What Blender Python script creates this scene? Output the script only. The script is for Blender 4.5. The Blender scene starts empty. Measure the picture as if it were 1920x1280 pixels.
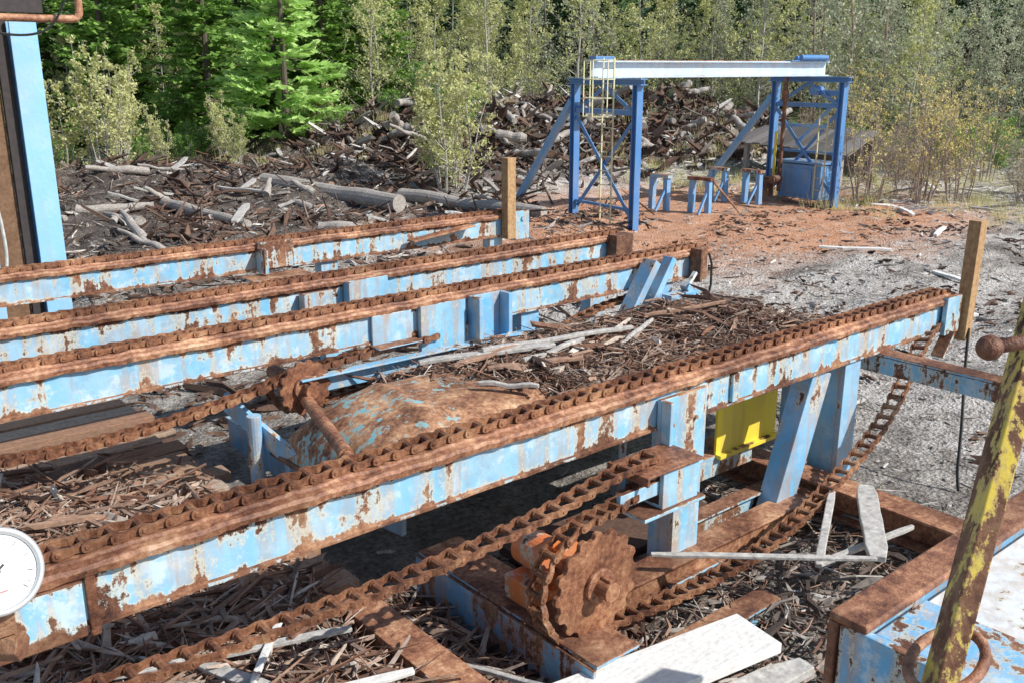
import bpy, math, random
from mathutils import Vector, Matrix, noise
R=random.Random(7)
V=Vector
scene=bpy.context.scene
COL=scene.collection
# ------------------------------------------------------------------ materials
def newmat(name):
    m=bpy.data.materials.new(name);m.use_nodes=True
    nt=m.node_tree;nt.nodes.clear()
    out=nt.nodes.new("ShaderNodeOutputMaterial");b=nt.nodes.new("ShaderNodeBsdfPrincipled")
    nt.links.new(b.outputs[0],out.inputs[0])
    return m,nt,b,out
def N(nt,t,**k):
    n=nt.nodes.new(t)
    for a,v in k.items(): setattr(n,a,v)
    return n
def pos(nt,scale=(1,1,1)):
    g=N(nt,"ShaderNodeNewGeometry")
    mp=N(nt,"ShaderNodeMapping");mp.inputs["Scale"].default_value=scale
    nt.links.new(g.outputs["Position"],mp.inputs[0]);return mp.outputs[0],g
def nz(nt,vec,scale,detail=6,rough=.6):
    n=N(nt,"ShaderNodeTexNoise");n.inputs["Scale"].default_value=scale
    n.inputs["Detail"].default_value=detail;n.inputs["Roughness"].default_value=rough
    nt.links.new(vec,n.inputs["Vector"]);return n.outputs["Fac"]
def ramp(nt,fac,stops,interp='LINEAR'):
    r=N(nt,"ShaderNodeValToRGB");cr=r.color_ramp;cr.interpolation=interp
    while len(cr.elements)<len(stops): cr.elements.new(.5)
    for e,(p,c) in zip(cr.elements,stops):
        e.position=p;e.color=(c,c,c,1) if not hasattr(c,'__len__') else (*c,1)
    if fac is not None: nt.links.new(fac,r.inputs[0])
    return r.outputs[0]
def math_(nt,op,a,b=None,clamp=False):
    n=N(nt,"ShaderNodeMath",operation=op);n.use_clamp=clamp
    for i,x in enumerate((a,b)):
        if x is None: continue
        if isinstance(x,(int,float)): n.inputs[i].default_value=x
        else: nt.links.new(x,n.inputs[i])
    return n.outputs[0]
def mix(nt,fac,a,b,mode='MIX'):
    n=N(nt,"ShaderNodeMix",data_type='RGBA',blend_type=mode)
    for s,x in ((0,fac),(6,a),(7,b)):
        if isinstance(x,(int,float)): n.inputs[s].default_value=x
        elif isinstance(x,tuple): n.inputs[s].default_value=(*x,1)
        else: nt.links.new(x,n.inputs[s])
    return n.outputs[2]
def bump(nt,b,h,strength=.5,dist=.01):
    n=N(nt,"ShaderNodeBump");n.inputs["Strength"].default_value=strength;n.inputs["Distance"].default_value=dist
    nt.links.new(h,n.inputs["Height"]);nt.links.new(n.outputs[0],b.inputs["Normal"])
RUST=[(.33,(.04,.017,.012)),(.42,(.15,.062,.036)),(.50,(.34,.155,.085)),(.58,(.54,.31,.18)),(.68,(.74,.54,.39))]
def rustcol(nt,vec,dark=1.,tint=(1,1,1)):
    n=nz(nt,vec,3.2,8,.75);n2=nz(nt,vec,30,7,.7)
    f=math_(nt,'ADD',math_(nt,'MULTIPLY',n,.6),math_(nt,'MULTIPLY',n2,.4))
    c=ramp(nt,f,[(p,tuple(min(.9,x*dark*t) for x,t in zip(c,tint))) for p,c in RUST])
    big=nz(nt,vec,1.7,5,.65)
    c=mix(nt,1.,c,ramp(nt,big,[(.36,(.52,.45,.42)),(.5,(1.,.97,.95)),(.64,(1.22,1.22,1.2))]),'MULTIPLY')
    return c,f
def rust_mat(name,dark=1.,tint=(1,1,1)):
    m,nt,b,o=newmat(name);v,g=pos(nt)
    c,f=rustcol(nt,v,dark,tint);nt.links.new(c,b.inputs["Base Color"])
    b.inputs["Roughness"].default_value=.55
    h=math_(nt,'ADD',f,math_(nt,'MULTIPLY',nz(nt,v,120,3),.3))
    bump(nt,b,h,.9,.008);return m
def paint_mat(name,paint,amount=.3,zlo=None,zhi=None,toprust=.5,primer=(.68,.68,.56),scale=1.,fade=.5,rdark=.75,tint=(1,1,1),edge=.07,chalk=.3,stn=.75,bmp=.9):
    m,nt,b,o=newmat(name);v,g=pos(nt);vs,_=pos(nt,(7*scale,7*scale,.8*scale))
    a=nz(nt,v,2.0*scale,9,.7);a2=nz(nt,v,11*scale,9,.76);st=nz(nt,vs,1.6,6,.6)
    f=math_(nt,'ADD',math_(nt,'MULTIPLY',a,.38),math_(nt,'MULTIPLY',a2,.30))
    f=math_(nt,'ADD',f,math_(nt,'MULTIPLY',st,.32))
    sp=N(nt,"ShaderNodeSeparateXYZ");nt.links.new(g.outputs["Normal"],sp.inputs[0])
    f=math_(nt,'ADD',f,math_(nt,'MULTIPLY',math_(nt,'MAXIMUM',sp.outputs[2],0.),toprust*.35))
    if zlo is not None:
        pz=N(nt,"ShaderNodeSeparateXYZ");nt.links.new(g.outputs["Position"],pz.inputs[0])
        for z,sg in ((zlo,-1),(zhi,1)):
            mr=N(nt,"ShaderNodeMapRange");mr.inputs[1].default_value=z;mr.inputs[2].default_value=z+sg*.05
            mr.inputs[3].default_value=0;mr.inputs[4].default_value=edge;nt.links.new(pz.outputs[2],mr.inputs[0])
            f=math_(nt,'ADD',f,mr.outputs[0])
    t=.5+(.5-amount)*.32
    mask=ramp(nt,f,[(t,0.),(t+.014,1.)])
    prim=ramp(nt,f,[(t-.026,0.),(t-.012,1.)])
    ck=ramp(nt,nz(nt,v,5*scale,9,.75),[(.53,0.),(.58,.85)])
    stain=ramp(nt,math_(nt,'ADD',math_(nt,'MULTIPLY',st,.7),math_(nt,'MULTIPLY',f,.3)),[(.46,0.),(.6,stn)])
    grime=ramp(nt,nz(nt,v,9*scale,8,.7),[(.5,0.),(.68,.35 if stn>.3 else .05)])
    pn=nz(nt,v,3.1*scale,5,.6)
    pale=tuple(min(.85,x*.55+.38) for x in paint)
    pc=mix(nt,ramp(nt,pn,[(.36,0.),(.66,fade)]),paint,pale)
    pc=mix(nt,math_(nt,'MULTIPLY',ck,chalk),pc,(.80,.84,.84))
    pc=mix(nt,grime,pc,(.30,.30,.28))
    pc=mix(nt,stain,pc,(.50,.31,.18))
    pc=mix(nt,math_(nt,'MULTIPLY',prim,.6),pc,primer)
    rc,rf=rustcol(nt,v,rdark,tint)
    c=mix(nt,mask,pc,rc);nt.links.new(c,b.inputs["Base Color"])
    nt.links.new(ramp(nt,mask,[(0,.32),(1,.8)]),b.inputs["Roughness"])
    h=math_(nt,'ADD',math_(nt,'MULTIPLY',mask,-.5),math_(nt,'MULTIPLY',rf,mask))
    h=math_(nt,'ADD',h,math_(nt,'MULTIPLY',nz(nt,v,26,4),.35))
    bump(nt,b,h,bmp,.007);return m
def plain(name,c,rough=.5,metal=0.,var=.25,sc=20):
    m,nt,b,o=newmat(name);v,g=pos(nt);n=nz(nt,v,sc,5)
    d=tuple(x*(1-var) for x in c);l=tuple(min(1,x*(1+var)) for x in c)
    nt.links.new(ramp(nt,n,[(.3,d),(.7,l)]),b.inputs["Base Color"])
    b.inputs["Roughness"].default_value=rough;b.inputs["Metallic"].default_value=metal
    bump(nt,b,n,.2,.003);return m
def wood_mat(name,cols,axis=(1,12,12),island=True,sc=4.):
    m,nt,b,o=newmat(name);v,g=pos(nt,axis);n=nz(nt,v,sc,8,.65)
    v2,_=pos(nt);n2=nz(nt,v2,30,5)
    f=math_(nt,'ADD',math_(nt,'MULTIPLY',n,.5),math_(nt,'MULTIPLY',n2,.5))
    k=len(cols)
    if island:
        base=ramp(nt,g.outputs["Random Per Island"],[(i/max(1,k-1),c) for i,c in enumerate(cols)])
        c=mix(nt,1.,base,ramp(nt,f,[(.3,.4),(.7,1.3)]),'MULTIPLY')
    else:
        c=ramp(nt,f,[(.3+.4*i/max(1,k-1),c) for i,c in enumerate(cols)])
    nt.links.new(c,b.inputs["Base Color"]);b.inputs["Roughness"].default_value=.85
    bump(nt,b,f,.7,.008);return m
def leaf_mat(name,cols,tr=.35):
    m,nt,b,o=newmat(name);g=N(nt,"ShaderNodeNewGeometry");v,_=pos(nt)
    oi=N(nt,"ShaderNodeObjectInfo")
    f=math_(nt,'ADD',math_(nt,'MULTIPLY',g.outputs["Random Per Island"],.45),math_(nt,'MULTIPLY',nz(nt,v,.9,3),.3))
    f=math_(nt,'ADD',f,math_(nt,'MULTIPLY',oi.outputs["Random"],.25))
    k=len(cols);c=ramp(nt,f,[(.15+.7*i/(k-1),x) for i,x in enumerate(cols)])
    d=N(nt,"ShaderNodeBsdfDiffuse");nt.links.new(c,d.inputs[0])
    t=N(nt,"ShaderNodeBsdfTranslucent");nt.links.new(c,t.inputs[0])
    ms=N(nt,"ShaderNodeMixShader");ms.inputs[0].default_value=tr
    nt.links.new(d.outputs[0],ms.inputs[1]);nt.links.new(t.outputs[0],ms.inputs[2]);nt.links.new(ms.outputs[0],o.inputs[0])
    nt.nodes.remove(b);return m
BLUE=(.20,.53,.78)
M_beamA=paint_mat("peeling_blue_paint",BLUE,.38,1.15,1.28,.9,fade=.8,chalk=.55,edge=.09)
M_blue=paint_mat("worn_blue_paint",BLUE,.31,toprust=.6,fade=.75,chalk=.45)
M_brace=paint_mat("bright_blue_paint",(.15,.48,.78),.26,toprust=.15,fade=.6,chalk=.2,stn=.6)
M_bluer=paint_mat("rusty_blue_paint",(.17,.46,.66),.48,toprust=.5)
M_gantry=paint_mat("gantry_blue_paint",(.075,.25,.56),.1,toprust=.15,fade=.15,scale=.7,chalk=0,stn=.1)
M_gstrut=paint_mat("gantry_strut_paint",(.15,.40,.72),.15,toprust=.15,fade=.3,scale=.7,chalk=.1,stn=.2)
M_gbeam=paint_mat("gantry_beam_paint",(.55,.72,.9),.1,toprust=.35,fade=.6,scale=.7,chalk=.4,stn=.2)
M_teal=paint_mat("teal_hood_paint",(.16,.48,.56),.60,toprust=.05,scale=1.0,fade=.2,tint=(1.,1.1,1.1),rdark=1.05,chalk=.05,primer=(.42,.46,.38),stn=.6,bmp=.5)
M_col=paint_mat("column_blue_paint",(.30,.62,.92),.02,toprust=.2,fade=.3,chalk=.12,stn=.12)
M_yellow=paint_mat("worn_yellow_paint",(.78,.58,.07),.5,toprust=.1,primer=(.5,.36,.12),scale=3.5,fade=.1,rdark=.55,chalk=0)
M_yel2=paint_mat("yellow_guard_paint",(.9,.70,.05),.12,toprust=.3,primer=(.6,.45,.1),fade=.05,chalk=0,stn=.3)
M_ladder=paint_mat("ladder_paint",(.7,.7,.4),.2,toprust=.2,stn=.3)
M_white=paint_mat("bleached_paint",(.8,.84,.85),.24,toprust=.1,fade=.9,scale=2.2,chalk=.6,stn=.4)
M_bt=paint_mat("flaking_blue_plate",(.13,.45,.75),.38,toprust=.08,fade=.6,scale=2.5,chalk=.5)
M_rust=rust_mat("rust",1.);M_rustd=rust_mat("dark_rust",.55);M_chain=rust_mat("chain_rust",.74,(1.,.95,.88))
M_disc=rust_mat("disc_rust",.8,(1.,.92,.85))
M_orange=paint_mat("orange_bearing_paint",(.78,.2,.04),.34,toprust=.1,fade=.1,chalk=0)
M_orblue=paint_mat("blue_channel_with_orange_overspray",(.16,.42,.64),.42,toprust=.8,fade=.3,primer=(.6,.22,.07))
M_plank=wood_mat("deck_wood",[(.26,.12,.07),(.40,.23,.14),(.54,.44,.35),(.30,.16,.09),(.44,.27,.17)],(1,14,14))
M_post=wood_mat("post_wood",[(.2,.09,.04),(.45,.27,.13),(.6,.42,.22)],(14,14,1.2),False)
M_pale=wood_mat("pale_timber",[(.56,.53,.49),(.78,.76,.72),(.86,.84,.81)],(1.5,14,14),False)
M_debris=wood_mat("bark_debris",[(.09,.042,.028),(.25,.12,.075),(.46,.29,.2),(.15,.075,.048),(.52,.42,.34),(.30,.155,.095),(.76,.69,.6)],(3,3,3))
M_debris2=wood_mat("dark_bark",[(.035,.02,.015),(.11,.058,.04),(.21,.12,.08),(.065,.037,.027),(.34,.23,.17)],(3,3,3))
M_waste=wood_mat("weathered_wood_waste",[(.05,.038,.032),(.15,.11,.085),(.48,.43,.38),(.08,.055,.045),(.13,.09,.07),(.76,.72,.66),(.22,.16,.12),(.06,.043,.035)],(3,3,3))
M_logb=wood_mat("log_bark",[(.18,.145,.125),(.38,.34,.3),(.62,.58,.53)],(5,5,5),False)
M_grey=wood_mat("grey_splinter",[(.45,.42,.38),(.62,.59,.55),(.78,.76,.72)],(4,4,4))
M_chip=wood_mat("wood_chip_gravel",[(.12,.10,.085),(.42,.38,.34),(.62,.58,.54),(.26,.21,.17),(.85,.82,.78)],(3,3,3))
M_trunk=wood_mat("conifer_bark",[(.07,.05,.04),(.16,.13,.10)],(6,6,1.5),False)
M_alder=wood_mat("alder_bark",[(.3,.27,.23),(.58,.55,.5)],(8,8,2),False)
M_twig=wood_mat("brown_twigs",[(.26,.19,.15),(.44,.36,.3)],(8,8,2),False)
M_con=leaf_mat("conifer_needles",[(.12,.23,.055),(.28,.46,.11),(.46,.64,.2)],.35)
M_conb=leaf_mat("bright_conifer_needles",[(.30,.50,.13),(.50,.72,.22),(.68,.86,.38)],.4)
M_cond=leaf_mat("dark_conifer_needles",[(.08,.15,.07),(.16,.26,.12),(.26,.37,.18)],.3)  # dark needle green, lightened in the colour itself to suggest haze
M_ald=leaf_mat("alder_leaves",[(.38,.42,.16),(.62,.64,.28),(.86,.83,.48)],.4)
M_yl=leaf_mat("autumn_leaves",[(.58,.49,.15),(.8,.7,.26),(.9,.8,.44)],.4)
M_far=leaf_mat("haze_tinted_leaves",[(.36,.40,.28),(.52,.56,.40),(.70,.72,.54)],.35)  # distance haze painted into the leaf colour as a paler, greyer green
M_grass=leaf_mat("dry_grass",[(.28,.31,.10),(.56,.51,.25),(.70,.64,.38)],.3)
M_ply=wood_mat("plywood",[(.10,.05,.03),(.2,.11,.06),(.3,.19,.12)],(4,4,4),False,1.5)
M_dark=plain("dark_sheet",(.05,.04,.04),.7);M_cable=plain("white_cable",(.6,.6,.56),.5)
M_black=plain("black_cable",(.02,.02,.02),.5);M_mark=plain("grey_mark",(.12,.12,.13),.5)
M_dial=plain("dial_white",(.8,.81,.8),.35,0,.02);M_case=plain("gauge_case",(.7,.71,.71),.3,.5,.1)
M_red=plain("red_mark",(.6,.15,.15),.5);M_roof=wood_mat("weathered_roof",[(.06,.055,.05),(.15,.135,.125),(.3,.28,.26),(.1,.09,.08)],(3,14,3))
# ------------------------------------------------------------------ mesh helpers
class MB:
    def __init__(s): s.v=[];s.f=[];s.m=[]
    def add(s,vs,fs,mi=0):
        o=len(s.v);s.v+= [tuple(x) for x in vs];s.f+=[tuple(i+o for i in f) for f in fs];s.m+=[mi]*len(fs)
    def box(s,x0,x1,y0,y1,z0,z1,mi=0):
        s.add([(x0,y0,z0),(x1,y0,z0),(x1,y1,z0),(x0,y1,z0),(x0,y0,z1),(x1,y0,z1),(x1,y1,z1),(x0,y1,z1)],
          [(0,3,2,1),(4,5,6,7),(0,1,5,4),(1,2,6,5),(2,3,7,6),(3,0,4,7)],mi)
    def bar(s,p0,p1,w,h,up=(0,0,1),mi=0,w1=None,h1=None):
        p0=V(p0);p1=V(p1);d=(p1-p0).normalized();sd=d.cross(V(up))
        if sd.length<1e-4: sd=d.cross(V((1,0,0)))
        sd.normalize();u=sd.cross(d).normalized();w1=w if w1 is None else w1;h1=h if h1 is None else h1
        vs=[]
        for p,a,b in ((p0,w/2,h/2),(p1,w1/2,h1/2)):
            vs+=[p-sd*a-u*b,p+sd*a-u*b,p+sd*a+u*b,p-sd*a+u*b]
        s.add(vs,[(3,2,1,0),(4,5,6,7),(0,1,5,4),(1,2,6,5),(2,3,7,6),(3,0,4,7)],mi)
    def cyl(s,p0,p1,r0,r1=None,n=12,mi=0,caps=True):
        p0=V(p0);p1=V(p1);r1=r0 if r1 is None else r1;d=(p1-p0).normalized()
        a=d.cross(V((0,0,1)));a=a if a.length>1e-3 else d.cross(V((1,0,0)));a.normalize();b=d.cross(a)
        vs=[];
        for p,r in ((p0,r0),(p1,r1)):
            for i in range(n):
                t=2*math.pi*i/n;vs.append(p+a*math.cos(t)*r+b*math.sin(t)*r)
        fs=[(i,(i+1)%n,n+(i+1)%n,n+i) for i in range(n)]
        if caps: fs+=[tuple(range(n-1,-1,-1)),tuple(range(n,2*n))]
        s.add(vs,fs,mi)
    def tube(s,pts,r,n=8,mi=0,closed=False):
        pts=[V(p) for p in pts];k=len(pts);rs=r if hasattr(r,'__len__') else [r]*k;vs=[];last=None
        for i,p in enumerate(pts):
            d=(pts[(i+1)%k]-pts[i-1]) if closed else (pts[min(i+1,k-1)]-pts[max(i-1,0)])
            d.normalize()
            a=(last-d*last.dot(d)) if last else d.cross(V((.3,.2,1)))
            a.normalize();last=a;b=d.cross(a)
            for j in range(n):
                t=2*math.pi*j/n;vs.append(p+a*math.cos(t)*rs[i]+b*math.sin(t)*rs[i])
        fs=[]
        for i in range(k if closed else k-1):
            for j in range(n):
                q=((i+1)%k)*n;fs.append((i*n+j,i*n+(j+1)%n,q+(j+1)%n,q+j))
        if not closed: fs+=[tuple(range(n-1,-1,-1)),tuple(range((k-1)*n,k*n))]
        s.add(vs,fs,mi)
    def extr(s,prof,p0,p1,seg=.06,jit=.0,mi=0):
        p0=V(p0);p1=V(p1);d=(p1-p0);L=d.length;d.normalize();sd=V((0,0,1)).cross(d).normalized()
        k=max(1,int(L/seg));n=len(prof);vs=[]
        for i in range(k+1):
            c=p0+d*(L*i/k)
            for a,z in prof:
                q=c+sd*a+V((0,0,z))
                if jit: q=q+V((0,noise.noise(q*9)*jit+noise.noise(q*31)*jit*.5,noise.noise(q*9+V((7,3,1)))*jit+noise.noise(q*33)*jit*.6))
                vs.append(q)
        fs=[(i*n+j,i*n+(j+1)%n,(i+1)*n+(j+1)%n,(i+1)*n+j) for i in range(k) for j in range(n)]
        fs+=[tuple(range(n-1,-1,-1)),tuple(range(k*n,(k+1)*n))]
        s.add(vs,fs,mi)
    def stick(s,p,d,L,w,t,r=R):
        d=V(d).normalized();p=V(p);up=V((r.uniform(-1,1),r.uniform(-1,1),r.uniform(-1,1)));sd=d.cross(up)
        if sd.length<1e-3:return
        sd.normalize();u=sd.cross(d);b=u*L*r.uniform(-.09,.09)+sd*L*r.uniform(-.09,.09)
        a=p-d*L/2;m=p+b;c=p+d*L/2;vs=[]
        for q,k in ((a,r.uniform(.1,.9)),(m,1),(c,r.uniform(.05,.8))):
            j=d*w*r.uniform(-1.4,1.4)
            vs+=[q-sd*w*k/2-u*t/2+j,q+sd*w*k/2-u*t/2-j,q+sd*w*k/2+u*t/2,q-sd*w*k/2+u*t/2]
        fs=[(3,2,1,0),(8,9,10,11)]
        for o in (0,4): fs+=[(o,o+1,o+5,o+4),(o+1,o+2,o+6,o+5),(o+2,o+3,o+7,o+6),(o+3,o,o+4,o+7)]
        s.add(vs,fs)
def mkobj(name,mb,mats,loc=(0,0,0),parent=None,bevel=0,smooth=False,label=None,cat=None,group=None,kind=None):
    me=bpy.data.meshes.new(name);L=V(loc)
    me.from_pydata([(x-L.x,y-L.y,z-L.z) for x,y,z in mb.v],[],mb.f);me.update()
    mats=mats if isinstance(mats,(list,tuple)) else [mats]
    for m in mats: me.materials.append(m)
    if len(mats)>1: me.polygons.foreach_set("material_index",mb.m)
    if smooth: me.polygons.foreach_set("use_smooth",[True]*len(me.polygons))
    o=bpy.data.objects.new(name,me);COL.objects.link(o)
    if parent: o.parent=parent
    else: o.location=L
    if bevel:
        b=o.modifiers.new("bevel",'BEVEL');b.width=bevel;b.segments=2;b.limit_method='ANGLE'
    if label and (cat or parent): o["label"]=label
    if cat: o["category"]=cat
    if group: o["group"]=group
    if kind: o["kind"]=kind
    return o
def thing(name,loc,label,cat,group=None):
    e=bpy.data.objects.new(name,None);e.location=loc;e.empty_display_size=.2;COL.objects.link(e)
    e["label"]=label;e["category"]=cat
    if group:e["group"]=group
    return e
def part(th,name,mb,mat,bevel=0,smooth=False,label=None):
    return mkobj(name,mb,mat,th.location,th,bevel,smooth,label)
# ------------------------------------------------------------------ terrain
MOUNDS=[(22.5,24,7,4,1.65),(27,21,5,3,1.0),(8.3,25,4.,3.,.6),(14.5,28.5,4,3,.4),(17.5,27,3.5,3,.9),(18.5,21.8,2.4,2,.6),(6,18.5,2.5,3,.2),(10.5,20.3,1.3,.9,.32),(7.5,15.5,1.6,1.2,.15),(9.5,22.5,1.2,1,.4),(12.8,22.8,1.4,1,.4),(6.8,21.5,1.2,1,.3),(14.5,8.2,1.0,.8,.18),(11.5,6.2,1.2,.6,.16),(12.5,4.6,1.5,.8,.16),(9.4,3.6,.9,.8,.25),(16.5,7.3,1.6,.7,.2),(10,9.6,1,.8,.15),(9.2,5.4,.7,.5,.15)]
def hgt(x,y):
    d=.643*x+.766*y
    n=noise.noise(V((x*.35,y*.35,0)))*.10+noise.noise(V((x*1.3,y*1.3,3)))*.07+noise.noise(V((x*4,y*4,5)))*.03
    k=min(1,max(.35,(d-8)/6));z=n*k-.03
    if x<15 and y>13: z+=.16*max(0,noise.noise(V((x*.9,y*.9,31))))+.09*noise.noise(V((x*2.5,y*2.5,8)))
    for mx,my,rx,ry,h in MOUNDS:
        q=((x-mx)/rx)**2+((y-my)/ry)**2
        if q<6: z+=h*math.exp(-q*1.2)*(1+.35*noise.noise(V((x*1.1,y*1.1,9)))+(.3*noise.noise(V((x*4,y*4,2)))))
    if d>33: z+=min(d-33,30)*.05
    if d>62: z+=min(d-62,150)*.28
    lat=.766*x-.643*y
    if d>45 and lat>10: z+=min((d-45)*.12,(lat-10)*.12,12)
    return z
def axis(lo,hi,a,b,st):
    xs=[];x=a
    while x<=b: xs.append(x);x+=st
    s=st;x=b
    while x<hi: s*=1.14;x+=s;xs.append(x)
    s=st;x=a
    while x>lo: s*=1.22;x-=s;xs.insert(0,x)
    return xs
xs=axis(-120,420,-1,30,.15);ys=axis(-120,420,0,33,.15)
mb=MB();nx,ny=len(xs),len(ys)
mb.v=[(x,y,hgt(x,y)) for y in ys for x in xs]
mb.f=[(j*nx+i,j*nx+i+1,(j+1)*nx+i+1,(j+1)*nx+i) for j in range(ny-1) for i in range(nx-1)];mb.m=[0]*len(mb.f)
m,nt,b,o=newmat("soil_and_gravel");v,g=pos(nt)
n1=nz(nt,v,.35,7,.65);n2=nz(nt,v,3,8,.7);n3=nz(nt,v,22,6,.7)
vo=N(nt,"ShaderNodeTexVoronoi");vo.inputs["Scale"].default_value=30;nt.links.new(v,vo.inputs["Vector"])
bw=N(nt,"ShaderNodeRGBToBW");nt.links.new(vo.outputs["Color"],bw.inputs[0])
grav=ramp(nt,math_(nt,'ADD',math_(nt,'MULTIPLY',n3,.55),math_(nt,'MULTIPLY',n2,.45)),[(.36,(.13,.105,.085)),(.44,(.44,.39,.345)),(.54,(.70,.65,.59)),(.7,(.86,.82,.77))])
grav=mix(nt,.5,grav,bw.outputs[0],'SOFT_LIGHT')
dirt=ramp(nt,math_(nt,'ADD',math_(nt,'MULTIPLY',n3,.5),math_(nt,'MULTIPLY',n2,.5)),[(.36,(.03,.023,.02)),(.5,(.11,.085,.07)),(.58,(.29,.24,.2)),(.7,(.56,.52,.46))])
orange=ramp(nt,math_(nt,'ADD',math_(nt,'MULTIPLY',n3,.4),math_(nt,'MULTIPLY',n2,.6)),[(.3,(.25,.085,.04)),(.48,(.66,.31,.16)),(.7,(.84,.56,.39))])
def dist(cx,cy,sx,sy,r0,r1):
    mp=N(nt,"ShaderNodeMapping");mp.vector_type='POINT';mp.inputs["Location"].default_value=(-cx/sx,-cy/sy,0);mp.inputs["Scale"].default_value=(1/sx,1/sy,0)
    g2=N(nt,"ShaderNodeNewGeometry");nt.links.new(g2.outputs["Position"],mp.inputs[0])
    l=N(nt,"ShaderNodeVectorMath",operation='LENGTH');nt.links.new(mp.outputs[0],l.inputs[0])
    s=math_(nt,'ADD',l.outputs["Value"],math_(nt,'MULTIPLY',math_(nt,'SUBTRACT',n1,.5),1.1))
    s=math_(nt,'ADD',s,math_(nt,'MULTIPLY',math_(nt,'SUBTRACT',n2,.5),.6))
    mr=N(nt,"ShaderNodeMapRange");mr.inputs[1].default_value=r0;mr.inputs[2].default_value=r1;mr.inputs[3].default_value=1;mr.inputs[4].default_value=0
    nt.links.new(s,mr.inputs[0]);return mr.outputs[0]
tr_,_=pos(nt,(.22,1.1,1));n4=nz(nt,tr_,1.0,6,.65)
dk=ramp(nt,math_(nt,'ADD',math_(nt,'MULTIPLY',n1,.5),math_(nt,'MULTIPLY',n4,.5)),[(.51,0.),(.59,.8)])
c=mix(nt,dk,grav,dirt)
c=mix(nt,dist(6,22,9,9,.75,1.15),c,dirt)
c=mix(nt,dist(22,26,12,7,.8,1.1),c,dirt)
c=mix(nt,dist(3.5,5,4.2,5,.8,1.1),c,mix(nt,.35,dirt,grav))
c=mix(nt,math_(nt,'MULTIPLY',dist(16.5,13,7.5,4.8,.65,1.2),.94),c,orange)
pd=N(nt,"ShaderNodeVectorMath",operation='DOT_PRODUCT');nt.links.new(g.outputs["Position"],pd.inputs[0]);pd.inputs[1].default_value=(.643,.766,0)
mr=N(nt,"ShaderNodeMapRange");mr.inputs[1].default_value=30;mr.inputs[2].default_value=36;nt.links.new(pd.outputs["Value"],mr.inputs[0])
wood=ramp(nt,n2,[(.35,(.06,.09,.035)),(.6,(.16,.22,.08)),(.75,(.3,.34,.15))])
c=mix(nt,mr.outputs[0],c,wood)
nt.links.new(c,b.inputs["Base Color"]);b.inputs["Roughness"].default_value=.9
bump(nt,b,math_(nt,'ADD',n3,math_(nt,'ADD',math_(nt,'MULTIPLY',n2,1.2),math_(nt,'MULTIPLY',vo.outputs["Distance"],.6))),1.,.05)
gr=mkobj("ground",mb,m,smooth=True,kind="structure");gr["label"]="grey brown gravel and wood waste ground of a sawmill yard";gr["category"]="ground"
# ------------------------------------------------------------------ conveyors
BEAMP=[(-.105,1.10),(-.105,1.115),(-.09,1.12),(-.09,1.2),(-.09,1.325),(.09,1.325),(.09,1.12),(.105,1.115),(.105,1.10)]
RAILP=[(-.122,1.318),(-.127,1.345),(-.116,1.360),(-.074,1.364),(-.068,1.376),(.068,1.376),(.074,1.364),(.116,1.360),(.127,1.345),(.122,1.318),(.11,1.318),(.105,1.34),(-.105,1.34),(-.11,1.318)]
GC="log deck chain conveyors"
def conveyor(Y,x0,x1,label):
    th=thing("chain_conveyor",(x1-3,Y,hgt(x1-3,Y)),label,"conveyor",GC)
    m=MB();m.extr(BEAMP,(x0,Y,0),(x1,Y,0),.08,.005);part(th,"beam",m,M_beamA,label="light blue steel beam with peeling paint")
    m=MB();m.extr(RAILP,(x0,Y,.002),(x1+.02,Y,.002),.03,.009);part(th,"rail",m,M_rust,label="rusty rail under the chain")
    return th
def bolt(m,p,r=.014,h=.014,d=(0,-1,0)):
    p=V(p);m.cyl(p,p+V(d)*h,r,r*.85,6)
A=conveyor(3.5,-.6,7.45,"long blue chain conveyor beam with heavy rust and upright end post")
C=conveyor(6.05,-1,7.55,"blue chain conveyor beam with bolted side plates and diagonal braces")
B=conveyor(7.13,-1,7.5,"blue chain conveyor beam with rusted top rail and short brackets")
D=conveyor(9.07,-1,7.7,"faded blue chain conveyor beam with upright brown end post")
# --- A details
m=MB();m.box(3.93,4.34,3.372,3.402,.80,1.29);m.box(3.93,3.96,3.30,3.371,.70,1.29);part(A,"bracket",m,M_blue,.006,label="blue side plate bolted to the beam")
m=MB()
for x in(4.03,4.24):
    for z in(.9,1.12): bolt(m,(x,3.372,z))
m.cyl((4.12,3.30,.86),(4.12,3.371,.86),.03);part(A,"bolt",m,M_rust)
m=MB();m.box(4.12,4.36,3.404,3.44,.12,.98);m.box(4.12,4.15,3.441,3.60,.12,1.09);m.box(4.33,4.36,3.441,3.60,.12,1.09);m.box(4.02,4.46,3.30,3.68,.10,.119);part(A,"leg",m,M_blue,.004)
m=MB();m.bar((5.66,3.5,1.095),(5.30,3.5,.12),.22,.15,(0,1,0));part(A,"leg",m,M_brace,.006,label="sloping blue box leg")
m=MB();m.box(5.93,6.13,3.42,3.46,.1,1.09);m.box(5.93,5.96,3.461,3.66,.1,1.09);m.box(6.10,6.13,3.461,3.66,.1,1.09);m.box(5.85,6.22,3.38,3.7,.08,.099);part(A,"leg",m,M_brace,.004)
m=MB();m.box(3.52,3.97,3.08,3.36,1.02,1.035);m.box(3.50,3.52,3.07,3.37,.985,1.036);part(A,"step_plate",m,M_rust,.004,label="horizontal rusty plate bracket")
m=MB();m.box(3.66,3.95,3.1,3.13,.80,1.015);m.box(3.66,3.95,3.131,3.37,.80,.82);m.box(3.36,3.66,3.13,3.16,.88,.96);m.box(3.5,4.0,3.08,3.36,.775,.798);part(A,"hanger",m,M_blue,.004)
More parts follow.
